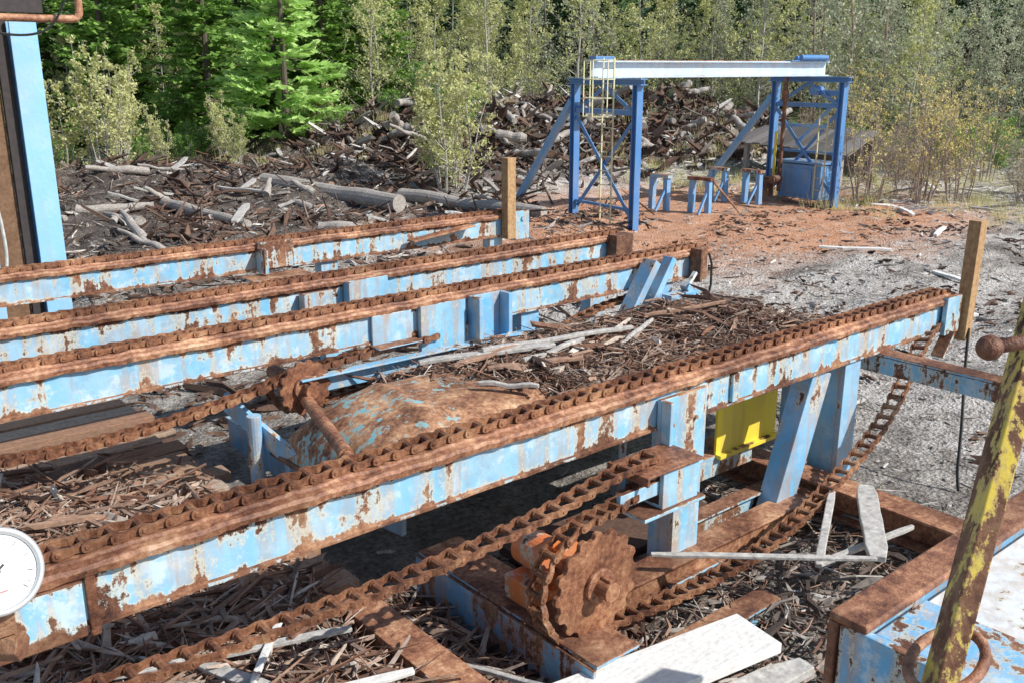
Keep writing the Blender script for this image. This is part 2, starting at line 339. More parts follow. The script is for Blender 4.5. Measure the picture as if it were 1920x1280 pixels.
m=MB();m.box(-.3,.80,3.375,3.409,1.085,1.31);part(A,"splice_plate",m,M_beamA,.006)
m=MB();m.box(.812,.85,3.385,3.409,1.07,1.33);part(A,"stiffener",m,M_rust,.006)
m=MB();m.box(4.6,4.66,3.385,3.409,1.12,1.30);part(A,"stiffener",m,M_bluer,.004)
m=MB();m.bar((7.5,3.35,1.0),(7.53,3.35,1.95),.11,.10,(0,1,0));part(A,"end_post",m,M_post,.006)
m=MB();m.box(7.2,7.43,3.35,3.388,1.08,1.38);m.bar((7.3,3.36,1.1),(7.15,3.36,.92),.03,.1,(0,1,0));m.box(7.44,7.6,3.42,3.6,1.05,1.34);part(A,"end_bracket",m,M_bluer,.004)
m=MB();m.box(6.33,6.49,1.6,3.62,1.078,1.096);m.box(6.33,6.347,1.6,3.62,.95,1.077);m.box(6.348,6.49,1.6,3.62,.95,.965);part(A,"cross_arm",m,M_bluer,.004,label="rusty blue channel arm bolted under the beam")
m=MB();m.box(6.36,6.46,1.62,1.74,-.1,.949);part(A,"leg",m,M_brace,.004)
# --- C details
yc=6.05-.105
m=MB();m.box(3.62,3.97,yc-.02,yc,1.06,1.32);m.box(3.6,3.99,yc-.14,yc-.021,1.09,1.10);part(C,"bracket",m,M_blue,.004)
m=MB();m.box(4.04,4.47,yc-.045,yc-.003,.86,1.335);part(C,"bracket",m,M_blue,.004,label="pale blue side plate with flaking paint")
m=MB();m.box(4.52,4.56,yc-.16,yc-.003,.80,1.34);m.box(4.562,4.82,yc-.045,yc-.004,.80,1.34);m.box(4.822,4.86,yc-.16,yc-.003,.80,1.34);part(C,"bracket",m,M_brace,.004)
m=MB();m.bar((6.56,yc-.13,1.38),(5.95,yc-.13,.5),.08,.16,(0,1,0));part(C,"brace",m,M_brace,.005)
m=MB();m.bar((6.88,yc-.07,1.36),(6.3,yc-.07,.5),.07,.12,(0,1,0));part(C,"brace",m,M_brace,.005)
m=MB();m.bar((7.15,yc-.16,1.2),(6.45,yc-.18,.5),.03,.045,(0,1,0));part(C,"brace",m,M_white,.004)
m=MB();m.bar((6.95,yc-.2,1.12),(7.3,yc-.2,.6),.06,.09,(0,1,0));m.box(6.7,7.1,yc-.26,yc-.14,1.0,1.05);part(C,"brace",m,M_brace,.004)
for x in (5.12,6.86):
    m=MB();m.box(x,x+.2,5.98,6.02,.0,1.093);m.box(x,x+.03,6.021,6.14,.0,1.093);m.box(x+.17,x+.2,6.021,6.14,.0,1.093);part(C,"leg",m,M_brace,.004)
m=MB();m.box(7.25,7.45,yc-.06,yc-.002,1.08,1.40);m.box(7.25,7.28,yc-.14,yc-.061,1.08,1.40);part(C,"end_bracket",m,M_rustd,.004)
m=MB();m.tube([(7.56,5.98,1.36),(7.6,5.95,1.2),(7.58,5.93,1.0),(7.5,5.93,.7),(7.4,5.9,.45)],.012);part(C,"hose",m,M_black)
# --- B details
yb=7.13-.105
for a,b2,z0,z1 in((3.60,3.9,1.1,1.3),(4.02,4.45,1.06,1.345)):
    m=MB();m.box(a,b2,yb-.035,yb-.003,z0,z1);m.box(a,a+.03,yb-.10,yb-.036,z0,z1);part(B,"bracket",m,M_blue,.004)
m=MB();m.box(7.2,7.45,yb-.14,yb-.004,1.1,1.4);part(B,"end_bracket",m,M_rustd,.005)
for x in (5.4,7.0):
    m=MB();m.box(x,x+.2,7.05,7.2,-.02,1.093);part(B,"leg",m,M_blue,.004)
# --- D details
yd=9.07-.105
m=MB();m.box(4.15,4.55,yd-.05,yd-.003,1.12,1.40);m.box(4.15,4.19,yd-.2,yd-.051,1.10,1.34);m.box(3.95,4.6,yd-.32,yd-.051,1.06,1.08);part(D,"bracket",m,M_bluer,.004)
m=MB();m.bar((7.42,yd-.06,1.08),(7.42,yd-.06,2.05),.13,.12,(0,1,0));part(D,"end_post",m,M_post,.006)
m=MB();m.box(7.53,7.75,yd-.06,yd-.002,1.05,1.40);bolt(m,(7.64,yd-.06,1.3),.03,.02);part(D,"end_bracket",m,M_blue,.004)
m=MB();m.bar((5.95,8.85,1.22),(6.85,8.9,1.3),.14,.02);part(D,"guide_plate",m,M_rust,.004)
for x in (4.9,7.2):
    m=MB();m.box(x,x+.2,9.0,9.14,-.02,1.093);part(D,"leg",m,M_blue,.004)
# ------------------------------------------------------------------ chains
def resample(pts,p):
    pts=[V(q) for q in pts];out=[pts[0].copy()];cur=pts[0].copy();i=1
    while i<len(pts):
        d=(pts[i]-cur).length
        if d>=p: cur=cur+(pts[i]-cur)*(p/d);out.append(cur.copy())
        else: i+=1
    return out
def smooth(pts,n=8):
    pts=[V(p) for p in pts];out=[]
    for i in range(len(pts)-1):
        p0=pts[max(0,i-1)];p1=pts[i];p2=pts[i+1];p3=pts[min(len(pts)-1,i+2)]
        for k in range(n):
            t=k/n;out.append(.5*((2*p1)+(p2-p0)*t+(2*p0-5*p1+4*p2-p3)*t*t+(3*p1-p0-3*p2+p3)*t**3))
    out.append(pts[-1]);return out
def chain(m,pts,p=.104,wo=.052,wi=.038,h=.042):
    P=resample(pts,p)
    for i in range(len(P)-1):
        a,b2=P[i],P[i+1];d=(b2-a).normalized();s=V((0,1,0));s=(s-d*s.dot(d)).normalized();n=s.cross(d)
        j=R.uniform(-.003,.003);a=a+s*j
        sec=[(-.2,wo,.45),(-.14,wo,.85),(0,wo,1.),(.16,wo,.92),(.38,wo-.001,.78),(.60,wi+.001,.76),(.84,wi,.92),(.99,wi,1.),(1.13,wi,.85),(1.2,wi,.45)]
        for sg in(-1,1):
            vs=[]
            for q,w,hh in sec:
                c=a+d*(q*p)+s*(sg*w)
                for dy,dz in((-.0055,-1),(.0055,-1),(.0055,1),(-.0055,1)): vs.append(c+s*dy+n*(dz*h*.5*hh))
            k=len(sec);fs=[(3,2,1,0),tuple((k-1)*4+x for x in range(4))]
            for q in range(k-1):
                o=q*4;fs+=[(o,o+1,o+5,o+4),(o+1,o+2,o+6,o+5),(o+2,o+3,o+7,o+6),(o+3,o,o+4,o+7)]
            m.add(vs,fs)
            e=a+s*(sg*(wo+.005));m.cyl(e,e+s*(sg*.005),.0115,.008,8)
        m.cyl(a-s*wi,a+s*wi,.018,n=8,caps=False)
def arc(cx,cz,Y,r,a0,a1,n=14):
    return [(cx+r*math.cos(math.radians(a0+(a1-a0)*i/n)),Y,cz+r*math.sin(math.radians(a0+(a1-a0)*i/n))) for i in range(n+1)]
ZC=1.400
SX,SZ=3.11,.585
for Y,x0,x1 in((3.5,-.5,7.35),(6.05,-.9,7.45),(7.13,-.9,7.4),(9.07,-.9,7.5)):
    m=MB();pts=[(x0,Y,ZC),(x1,Y,ZC)]+arc(x1,ZC-.09,Y,.09,90,-60)[1:]
    if Y==3.5:
        pts[-4:]=[]
        ret=smooth([(x1+.02,3.46,1.2),(7.0,3.40,1.12),(6.75,3.33,1.02),(6.42,3.27,.8),(6.05,3.22,.59),(5.65,3.2,.43),(5.16,3.16,.30),(4.6,3.13,.21),(4.1,3.12,.20),(3.6,3.12,.225),(SX+.12,3.12,SZ-.325)])
        ret+=arc(SX-.01,SZ,3.12,.33,-72,-285,28)
        ret+=smooth([(SX+.22,3.15,.90),(3.58,3.2,.92),(3.8,3.24,.94)])
        ret+=arc(3.82,1.0,3.24,.06,-60,80,6)
        ret+=smooth([(3.7,3.22,1.08),(3.3,3.20,1.04),(2.8,3.18,.985),(2.3,3.18,.95),(1.8,3.18,.945),(1.3,3.18,.96),(.8,3.18,.99),(.2,3.18,1.03),(-.3,3.18,1.07)])
        pts+=ret
    if Y==6.05:
        pts+=smooth([(7.3,6.05,1.2),(6.8,6.02,1.05),(6.0,6.02,.96),(5.35,6.02,.8),(4.6,6.0,.72),(3.6,6.0,.78)])
        pts+=arc(3.0,.93,6.0,.21,-60,-180,10)
    chain(m,pts)
    mkobj("conveyor_chain",m,M_chain,(3,Y,ZC),label="rusty offset link chain running along a blue conveyor beam",cat="chain",group="conveyor chains")
m=MB();chain(m,smooth([(-.4,5.99,1.0),(.3,5.97,.93),(1.1,5.95,.86),(1.8,5.94,.85),(2.5,5.94,.92),(3.0,5.92,1.02),(3.6,5.92,1.06),(4.2,5.92,1.08)]),p=.115,wo=.056,wi=.040,h=.054)
mkobj("conveyor_chain",m,M_chain,(1.5,5.97,.9),label="sagging rusty return chain hanging below a conveyor beam",cat="chain",group="conveyor chains")
def sprocket(cx,cz,Y,r,teeth,label):
    th=thing("drive_sprocket",(cx,Y,cz),label,"sprocket","drive sprockets")
    m=MB();pr=[]
    for i in range(teeth):
        a=2*math.pi*i/teeth
        for da,k in((-.5,.90),(-.34,.905),(-.2,.98),(-.1,1.),(.1,1.),(.2,.98),(.34,.905)):
            t=a+da*2*math.pi/teeth
            pr.append((r*k*math.cos(t),r*k*math.sin(t)))
    n=len(pr)
    vs=[(cx+a,Y-.014,cz+c) for a,c in pr]+[(cx+a,Y+.014,cz+c) for a,c in pr]
    m.add(vs,[tuple(range(n)),tuple(range(2*n-1,n-1,-1))]+[(i,n+i,n+(i+1)%n,(i+1)%n) for i in range(n)])
    part(th,"toothed_disc",m,M_disc,.003)
    m=MB();m.cyl((cx,Y-.04,cz),(cx,Y-.015,cz),.095,n=32);m.cyl((cx,Y+.015,cz),(cx,Y+.12,cz),.11,n=28);part(th,"hub",m,M_rust,.006)
    m=MB();m.cyl((cx,Y-.12,cz),(cx,Y+.5,cz),.052,n=24);m.box(cx-.012,cx+.012,Y-.11,Y-.042,cz+.047,cz+.063);part(th,"shaft",m,M_disc,.003)
    return th
sprocket(SX,SZ,3.045,.29,16,"large rusty toothed sprocket wrapped by a sagging chain")
sprocket(3.0,.93,5.84,.2,14,"rusty sprocket half hidden below a conveyor beam")
m=MB();m.cyl((SX,3.30,SZ),(SX,3.36,SZ),.15,.14,n=28);m.cyl((SX,3.361,SZ),(SX,3.60,SZ),.11,.10,n=28);m.box(2.95,3.27,3.38,3.58,.335,.47)
for i in range(6):
    a=i*math.pi/3;m.cyl((SX+.12*math.cos(a),3.28,SZ+.12*math.sin(a)),(SX+.12*math.cos(a),3.299,SZ+.12*math.sin(a)),.012,n=6)
mkobj("bearing_housing",m,M_orange,(SX,3.5,.40),bevel=.004,label="faded orange bearing housing behind the large sprocket",cat="bearing")
m=MB();m.cyl((2.98,5.80,.86),(2.68,4.74,.86),.045,n=20);m.cyl((2.68,4.739,.86),(2.66,4.68,.86),.03,n=16)
mkobj("roller_shaft",m,M_rust,(2.8,5.2,.8),label="rusty round roller shaft beside the curved hood",cat="shaft")
# ------------------------------------------------------------------ hood / tray
th=thing("drive_hood",(3.6,5.0,.0),"rounded rusty steel hood with teal paint patches over the drive","machine cover")
m=MB();nu,nv=60,44;X0,X1,Y0,Y1=2.72,4.95,4.42,5.78
for j in range(nv+1):
    for i in range(nu+1):
        u=-1+2*i/nu;w=-1+2*j/nv
        hh=(max(0,1-abs(u)**5))**.55*(max(0,1-abs(w)**4))**.55
        x=X0+(X1-X0)*i/nu;y=Y0+(Y1-Y0)*j/nv
        cr_=.022*math.exp(-((x-3.3-.15*(y-5))/.05)**2)
        m.v.append((x,y,.54+.44*hh+.008*noise.noise(V((x*2,y*2,1)))-(.06*max(0,(3.3-x)/.5)-cr_)*hh))
m.f=[(j*(nu+1)+i,j*(nu+1)+i+1,(j+1)*(nu+1)+i+1,(j+1)*(nu+1)+i) for j in range(nv) for i in range(nu)];m.m=[0]*len(m.f)
part(th,"cover",m,M_teal,smooth=True)
m=MB();m.box(2.70,4.98,4.45,5.84,.50,.538);part(th,"base_frame",m,M_rustd,.005)
for x,y in((2.75,5.65),(4.8,5.65),(4.8,4.5)):
    m=MB();m.box(x,x+.08,y,y+.08,-.05,.498);part(th,"leg",m,M_blue,.004)
m=MB();ap=[]
for i in range(13):
    t=i/12;ap.append((2.60+.35*t,6.3-1.75*t,.80-.42*math.sin(t*math.pi/2)))
for i in range(12):
    m.bar(ap[i],ap[i+1],.035,.14)
part(th,"curved_guard",m,M_brace,label="dark blue curved guard arm beside the hood")
m=MB();m.box(4.3,7.25,4.35,5.7,.84,.88);m.box(4.3,7.25,4.3,4.348,.78,.94);m.box(7.2,7.28,4.35,5.7,.62,.88)
mkobj("debris_tray",m,M_bluer,(5.5,5,.8),bevel=.004,label="steel tray holding bark and splintered wood between conveyors",cat="tray")
m=MB();m.bar((2.95,5.86,.93),(5.3,5.80,.93),.015,.13);m.bar((2.95,5.82,.998),(5.3,5.76,.998),.09,.012)
mkobj("angle_rail",m,M_brace,(4,5.85,.9),bevel=.003,label="blue angle iron rail along the hood edge",cat="rail")
th=thing("tray_stand",(5.5,5,0),"blue steel stand under the debris tray","stand")
for x,y in ((6.8,4.4),(6.8,5.5),(5.6,5.5)):
    m=MB();m.box(x,x+.1,y,y+.1,-.05,.838);part(th,"leg",m,M_blue,.004)
def chan(m,x0,x1,y0,y1,z0,z1,ax='y'):
    t=.02
    m.box(x0,x1,y0,y1,z1-t,z1);m.box(x0,x1,y0,y1,z0,z0+t)
    if ax=='y': xm=(x0+x1)/2;m.box(xm-.01,xm+.01,y0,y1,z0+t+.001,z1-t-.001)
    else: ym=(y0+y1)/2;m.box(x0,x1,ym-.01,ym+.01,z0+t+.001,z1-t-.001)
m=MB();m.box(2.86,2.88,2.80,4.30,.0,.312);m.box(2.881,3.18,2.80,4.30,.312,.332);m.box(2.76,2.859,2.80,4.30,-.01,.01)
mkobj("floor_beam",m,M_orblue,(3.0,3.6,.0),bevel=.004,label="blue and orange steel channel beneath the large sprocket",cat="steel beam",group="steel floor beams")
m=MB();m.box(3.02,3.04,5.9,7.3,.04,.28);m.box(3.00,3.07,5.9,7.3,.281,.295)
mkobj("floor_beam",m,M_brace,(3.05,6.7,.02),bevel=.004,label="blue steel channel crossing under the conveyors",cat="steel beam",group="steel floor beams")
m=MB();m.box(3.185,5.6,3.34,3.45,.06,.22);m.box(3.185,5.6,3.30,3.49,.222,.24)
mkobj("floor_beam",m,M_rust,(4.2,3.35,.1),bevel=.004,label="rusty steel beam beneath the large sprocket",cat="steel beam",group="steel floor beams")
m=MB();m.box(3.185,4.4,2.82,2.94,.0,.1);m.box(3.185,4.4,2.8,2.96,.102,.12)
mkobj("floor_beam",m,M_bluer,(3.8,2.9,.0),bevel=.004,label="low blue beam on the debris floor",cat="steel beam",group="steel floor beams")
m=MB();chan(m,5.6,5.84,1.9,4.4,.08,.3);mkobj("floor_beam",m,M_rust,(5.7,3,.1),bevel=.004,label="brown rusty cross beam lying on the gravel",cat="steel beam",group="steel floor beams")
m=MB();m.box(2.20,2.40,2.95,4.05,.335,.355);m.box(2.20,2.22,2.95,4.05,.08,.334);mkobj("floor_beam",m,M_rust,(2.3,3.6,.08),bevel=.004,label="wide rusty flat beam among wood splinters",cat="steel beam",group="steel floor beams")
m=MB();chan(m,4.45,5.5,3.55,3.67,.1,.28,'x');m.box(4.46,5.58,3.9,4.0,.3,.46);mkobj("floor_beam",m,M_bluer,(5,3.6,.1),bevel=.004,label="blue rusty rail between two legs",cat="steel beam",group="steel floor beams")
m=MB();m.box(5.15,5.85,3.90,3.92,.46,.80);m.bar((5.15,3.88,.45),(5.85,3.88,.45),.05,.03);m.box(5.15,5.85,3.921,4.1,.785,.80)
mkobj("guard_panel",m,M_yel2,(5.5,3.9,.4),bevel=.003,label="bright yellow sheet guard under the conveyor",cat="guard")
m=MB();m.cyl((2.62,5.88,-.05),(2.62,5.88,.80),.05,n=16)
mkobj("support_post",m,M_brace,(2.62,5.88,0),bevel=.003,label="round blue post standing by the wooden deck",cat="post")
m=MB()
x=1.25
while x<2.08: m.box(x,x+.012,2.7,3.9,.26,.295);x+=.045
y=2.72
while y<3.9: m.cyl((1.25,y,.282),(2.08,y,.282),.006,n=6);y+=.1
mkobj("floor_grate",m,M_rust,(1.7,3.3,.25),label="rusty steel bar grate half buried in splinters",cat="grate")
th=thing("plank_deck",(1.5,6.8,.2),"walkway deck of brown weathered planks under the conveyors","deck")
m=MB();y=4.3
while y<8.5:
    w=R.uniform(.17,.24);m.box(-1.2,2.50+R.uniform(-.12,.08),y,y+w-.022,.25+R.uniform(-.006,.006),.30+R.uniform(-.008,.012));y+=w
part(th,"planks",m,M_plank,.004)
for x in(.2,1.4,2.25):
    m=MB();m.box(x,x+.1,4.3,8.5,.05,.24);part(th,"joist",m,M_debris2)
m=MB();m.box(3.5,5.0,3.7,4.3,.10,.16);mkobj("plank_deck",m,M_debris2,(4.4,4,.1),bevel=.004,label="black dirty boards below the conveyor leg",cat="deck")
def board(p0,p1,w,h,mat,label,grp="loose boards and splinters",nm="wooden_board"):
    m=MB();p0=V(p0);p1=V(p1);k=8;d=p1-p0;sd=V((0,0,1)).cross(d).normalized();vs=[]
    big=w>.28
    for i in range(k+1):
        c=p0+d*(i/k)+V((0,0,noise.noise(p0+V((i*.4,0,0)))*h*(.08 if big else .5)));ww=w*(1 if 0<i<k or big else .7)*(1+(.02 if big else .15)*noise.noise(V((i*.9,p0.x*5,p0.y))))
        vs+=[c-sd*ww/2-V((0,0,h/2)),c+sd*ww/2-V((0,0,h/2)),c+sd*ww/2+V((0,0,h/2)),c-sd*ww/2+V((0,0,h/2))]
    fs=[(3,2,1,0),tuple(k*4+i for i in range(4))]
    for i in range(k):
        o=i*4;fs+=[(o,o+1,o+5,o+4),(o+1,o+2,o+6,o+5),(o+2,o+3,o+7,o+6),(o+3,o,o+4,o+7)]
    m.add(vs,fs);return mkobj(nm,m,mat,p0.lerp(p1,.5),bevel=min(.006,h*.2),label=label,cat="board",group=grp)
board((1.8,2.89,.24),(3.84,2.56,.24),.33,.06,M_pale,"pale sun bleached timber lying flat on the floor",nm="timber_beam")
board((2.0,2.58,.15),(3.9,2.30,.15),.15,.05,M_grey,"grey timber lying beside the bleached board",nm="timber_beam")
board((3.87,3.35,.36),(4.79,2.45,.38),.045,.02,M_grey,"thin pale strip of wood across the steel floor")
board((5.6,3.0,.40),(4.9,2.5,.33),.13,.04,M_grey,"grey split slab of wood on the gravel")
board((5.45,3.15,.36),(4.6,2.7,.30),.05,.03,M_grey,"grey split slab of wood on the gravel")
board((5.5,2.6,.3),(4.7,2.75,.26),.04,.03,M_grey,"grey split slab of wood on the gravel")
for p0,p1,w_,mm in (((3.77,5.55,1.03),(4.72,5.12,1.08),.08,M_grey),((4.2,5.35,1.08),(5.6,5.15,1.06),.05,M_grey),((4.05,5.1,1.03),(4.7,4.8,1.06),.06,M_debris),((4.3,5.0,1.06),(5.0,5.1,1.08),.04,M_grey),((3.9,5.3,1.03),(4.5,5.3,1.08),.05,M_debris),((3.8,4.9,1.03),(4.1,4.6,1.02),.04,M_grey),((5.2,4.9,1.04),(5.9,5.2,1.06),.03,M_grey),((5.9,5.3,1.07),(6.6,5.0,1.14),.03,M_debris)):
    board(p0,p1,w_,.03,mm,"pale grey slab on top of the debris heap")
for p0,p1,w_,mm in (((.9,4.9,.42),(1.6,6.0,.40),.09,M_grey),((.3,4.8,.45),(1.0,5.6,.42),.1,M_pale),((1.1,6.6,.36),(1.9,6.9,.35),.16,M_debris2)):
    board(p0,p1,w_,.03,mm,"weathered board on the plank deck")
for p0,p1,w_,mm in (((1.2,3.5,.42),(2.1,3.2,.45),.05,M_pale),((1.4,3.95,.40),(1.7,3.1,.45),.08,M_grey),((1.0,4.1,.42),(2.1,3.75,.40),.05,M_grey),((2.5,3.4,.2),(2.7,2.6,.34),.03,M_grey),((.8,3.7,.42),(1.5,3.3,.45),.04,M_grey),((1.5,3.6,.44),(1.9,4.1,.40),.035,M_pale)):
    board(p0,p1,w_,.022,mm,"pale splintered strip among bark debris")
board((-.2,8.2,1.1),(2.0,8.1,1.12),.16,.03,M_pale,"pale board lying between two conveyor beams")
# ------------------------------------------------------------------ debris
def fill(name,label,n,x0,x1,y0,y1,zf,Lr,wr,mat,tilt=.25,cat="wood debris",dens=None):
    m=MB()
    for _ in range(n):
        x=R.uniform(x0,x1);y=R.uniform(y0,y1)
        if dens and R.random()>dens(x,y): continue
        L=R.uniform(*Lr)*(.4+1.1*R.random()**2.5);a=R.uniform(0,math.pi)
        w=R.uniform(*wr)*(.5+R.random()**2);z=zf(x,y)+R.random()**1.5*.06+L*tilt*.25*R.random()
        m.stick((x,y,z),(math.cos(a),math.sin(a),R.uniform(-tilt,tilt)),L,w,w*R.uniform(.2,.6))
    return mkobj(name,m,mat,((x0+x1)/2,(y0+y1)/2,0),label=label,cat=cat,kind="stuff")
def mound(cx,cy,rx,ry,h,base):
    return lambda x,y: base+h*math.exp(-(((x-cx)/rx)**2+((y-cy)/ry)**2))
fbd=lambda x,y:(.27 if x<2.15 else .08)+.12*math.exp(-((x-.9)/1.)**2-((y-3.3)/.8)**2)
nd=lambda x,y: 0 if (y<3.05 and x>1.75) else 1
fill("wood_debris","bark strips and splinters heaped under the conveyor",2400,-.3,2.75,2.2,4.3,fbd,(.12,.6),(.01,.04),M_debris,.35,dens=nd)
fill("wood_debris","fine bark fibres among the splinters",3200,-.3,2.75,2.2,4.3,fbd,(.06,.35),(.003,.012),M_debris,.5,dens=nd)
fill("wood_debris","dark bark and splinters below the beams",1400,1.6,3.6,2.3,4.3,lambda x,y:.03,(.12,.4),(.015,.05),M_debris2,.2)
dkd=lambda x,y: min(1,max(.05,1.35-max(0,(x-1.1))*.8-max(0,y-6.0)*.9))
fill("wood_debris","reddish bark strips covering the plank deck",3000,-.3,2.3,4.2,7.2,mound(.8,5.4,1.2,1.0,.16,.30),(.1,.5),(.01,.045),M_debris,.3,dens=dkd)
fill("wood_debris","fine bark fibres on the plank deck",3400,-.3,2.4,4.2,7.2,mound(.8,5.4,1.2,1.0,.16,.30),(.05,.3),(.003,.014),M_debris,.4,dens=dkd)
def traydens(x,y):
    if x>4.6: return 1
    e=3.35+ (5.75-y)*.66+.25*noise.noise(V((x*4,y*4,3)))
    return min(1,max(0,(x-e)*3))
tz=lambda x,y:.90+.08*math.exp(-((x-4.6)/.9)**2-((y-5.1)/.6)**2)+.12*math.exp(-((x-6.6)/.6)**2-((y-5.1)/.6)**2)+.05*noise.noise(V((x*2.2,y*2.2,6)))+.03*noise.noise(V((x*6,y*6,6)))
fill("wood_debris","heap of splintered bark on the hood and tray",1500,3.4,7.3,4.4,5.75,tz,(.08,.5),(.008,.04),M_debris,.3,dens=traydens)
fill("wood_debris","shaggy bark fibres on the hood and tray",7500,3.4,7.3,4.4,5.75,tz,(.05,.3),(.003,.012),M_debris,.5,dens=traydens)
fill("wood_debris","dark crumbly bark on the steel tray",8500,3.5,7.3,4.4,5.75,lambda x,y:tz(x,y)-.015,(.02,.09),(.01,.035),M_debris2,.8,dens=traydens)
fill("wood_debris","splinters piled beside the conveyor end",420,6.2,8.3,4.4,5.9,lambda x,y:.78+.2*math.exp(-((x-7.)/.5)**2-((y-5.4)/.4)**2) if x<7.25 else hgt(x,y)+.02,(.2,.7),(.01,.035),M_grey,.5,dens=lambda x,y:.5)
fill("wood_debris","broken wood lying on the steel floor",1500,3.3,6.2,2.0,4.3,lambda x,y:.04,(.08,.4),(.012,.045),M_waste,.15,dens=lambda x,y:.8)
fill("wood_debris","fine bark fibres on the steel floor",2500,2.9,6.2,1.9,4.3,lambda x,y:.05,(.05,.3),(.004,.016),M_debris,.25,dens=lambda x,y:.8)
fill("wood_chips","wood chips and gravel scattered on the yard",17000,2.5,15,-1,11,lambda x,y:hgt(x,y)-.035,(.03,.09),(.01,.03),M_chip,.2,cat="wood chips",dens=lambda x,y: 1 if (x>7.5 or y<4.5) else .4)
fill("wood_chips","wood chips scattered on the reddish yard",7000,9,24,5,18,lambda x,y:hgt(x,y)-.03,(.05,.25),(.015,.045),M_chip,.2,cat="wood chips",dens=lambda x,y: .3+.7*max(0,noise.noise(V((x*.5,y*.5,4)))*2))
fill("bark_litter","dark bark crumbs in drifts over the yard",12000,7.5,20,0,13,lambda x,y:hgt(x,y)-.03,(.04,.2),(.015,.06),M_debris2,.3,cat="bark",dens=lambda x,y: 1 if noise.noise(V((x*.35,y*1.1,14)))>.14 else .05)
fill("wood_waste","splintered wood waste and slabs over dark soil",8500,3,15,13,31,lambda x,y:hgt(x,y)-.04,(.06,.6),(.015,.08),M_waste,.5,cat="wood waste",dens=lambda x,y:.3+.7*(noise.noise(V((x*.4,y*.4,7)))>-.05))
fill("wood_waste","tangled dark roots and branches in low heaps",4500,3,16,14,30,lambda x,y:hgt(x,y)-.02,(.2,1.0),(.02,.1),M_debris2,.9,cat="wood waste",dens=lambda x,y: 1 if noise.noise(V((x*.5,y*.5,17)))>.05 else .08)
fill("wood_waste","dark bark waste between the conveyors",1500,1,9,7.3,14,lambda x,y:hgt(x,y)-.02,(.1,.5),(.03,.08),M_debris2,.2)
fill("wood_waste","tangled slabs and broken logs in a heap",4200,14,32,18,29,lambda x,y:hgt(x,y)+.0,(.15,1.0),(.04,.2),M_waste,.9,dens=lambda x,y: 1 if hgt(x,y)>.35 else .2)
fill("wood_waste","dark roots and bark in the heap",7500,14,32,18,29,lambda x,y:hgt(x,y)+.0,(.12,.8),(.03,.2),M_debris2,.9,dens=lambda x,y: 1 if hgt(x,y)>.35 else .08)
fill("wood_waste","dry brushwood and slabs at the yard edge",2200,20,36,7,20,lambda x,y:hgt(x,y)-.02,(.3,1.2),(.015,.06),M_grey,.35)
def log(p0,p1,r,label,taper=.25):
    p0=V(p0);p1=V(p1);m=MB();k=14;pts=[];rs=[]
    for i in range(k+1):
        t=i/k;pts.append(p0.lerp(p1,t)+V((0,noise.noise(V((t*3,p0.x,0)))*.1,noise.noise(V((t*3,p0.y,5)))*.06)));rs.append(r*(1-taper*t)*(1+.25*noise.noise(V((t*7,p0.x,p0.y)))))
    m.tube(pts,rs,14)
    mkobj("fallen_log",m,M_logb,p0.lerp(p1,.5),label=label,cat="log",group="logs lying in the yard")
def gl(x,y,e=.0): return (x,y,hgt(x,y)+e)
log((11.0,22.9,.24),(11.7,17.8,.18),.25,"long pale weathered log lying on dark soil")
log((12.7,19.2,.14),(13.6,15.2,.1),.18,"dark fallen log beside the waste heap")
log((7.5,21.3,.26),(7.9,17.3,.18),.14,"thin grey log lying on wood waste")
log(gl(5.8,20.8,.06),gl(7.2,20.3,.08),.11,"short stub of grey log on wood waste")
log(gl(9,16.5,.06),gl(10.2,15.3,.06),.12,"short stub of grey log on wood waste")
for i in range(18):
    x=R.uniform(5,14);y=R.uniform(15,27);a=R.uniform(0,3.14);L=R.uniform(.4,2.0);z=hgt(x,y)+.04;x1,y1=x+L*math.cos(a),y+L*math.sin(a)
    log((x,y,z),(x1,y1,hgt(x1,y1)+R.uniform(.03,.35)),R.uniform(.04,.12),"grey log piece half buried in wood waste",.6)
for i in range(72):
    x=R.uniform(15.5,28);y=R.uniform(19,26)
    if hgt(x,y)<.4: continue
    a=R.uniform(0,6.28);L=R.uniform(.4,1.2);z=hgt(x,y)+.14
    log((x,y,z),(x+L*math.cos(a),y+L*math.sin(a),z+R.uniform(-.3,.5)),R.uniform(.06,.17),"short broken log end sticking out of the waste heap")
for i in range(26):
    x=R.uniform(5,14);y=R.uniform(15,27);a=R.uniform(0,3.14);L=R.uniform(.4,1.3);z=hgt(x,y)+.06
    board((x,y,z),(x+L*math.cos(a),y+L*math.sin(a),z+R.uniform(-.05,.25)),R.uniform(.07,.18),.05,R.choice([M_pale,M_grey,M_grey,M_debris]),"weathered slab of wood lying on the waste ground","slabs on the waste ground")
for x,y,a,L in((17.6,8.6,.3,1.0),(15.3,8.2,2.3,1.2),(19.6,10.1,.8,.9),(14.0,6.2,1.2,.8),(12,5.2,2.6,1.1)):
    board(gl(x,y,.05),(x+L*math.cos(a),y+L*math.sin(a),hgt(x,y)+.07),.10,.04,M_pale,"pale slab lying on open ground","slabs on the waste ground")
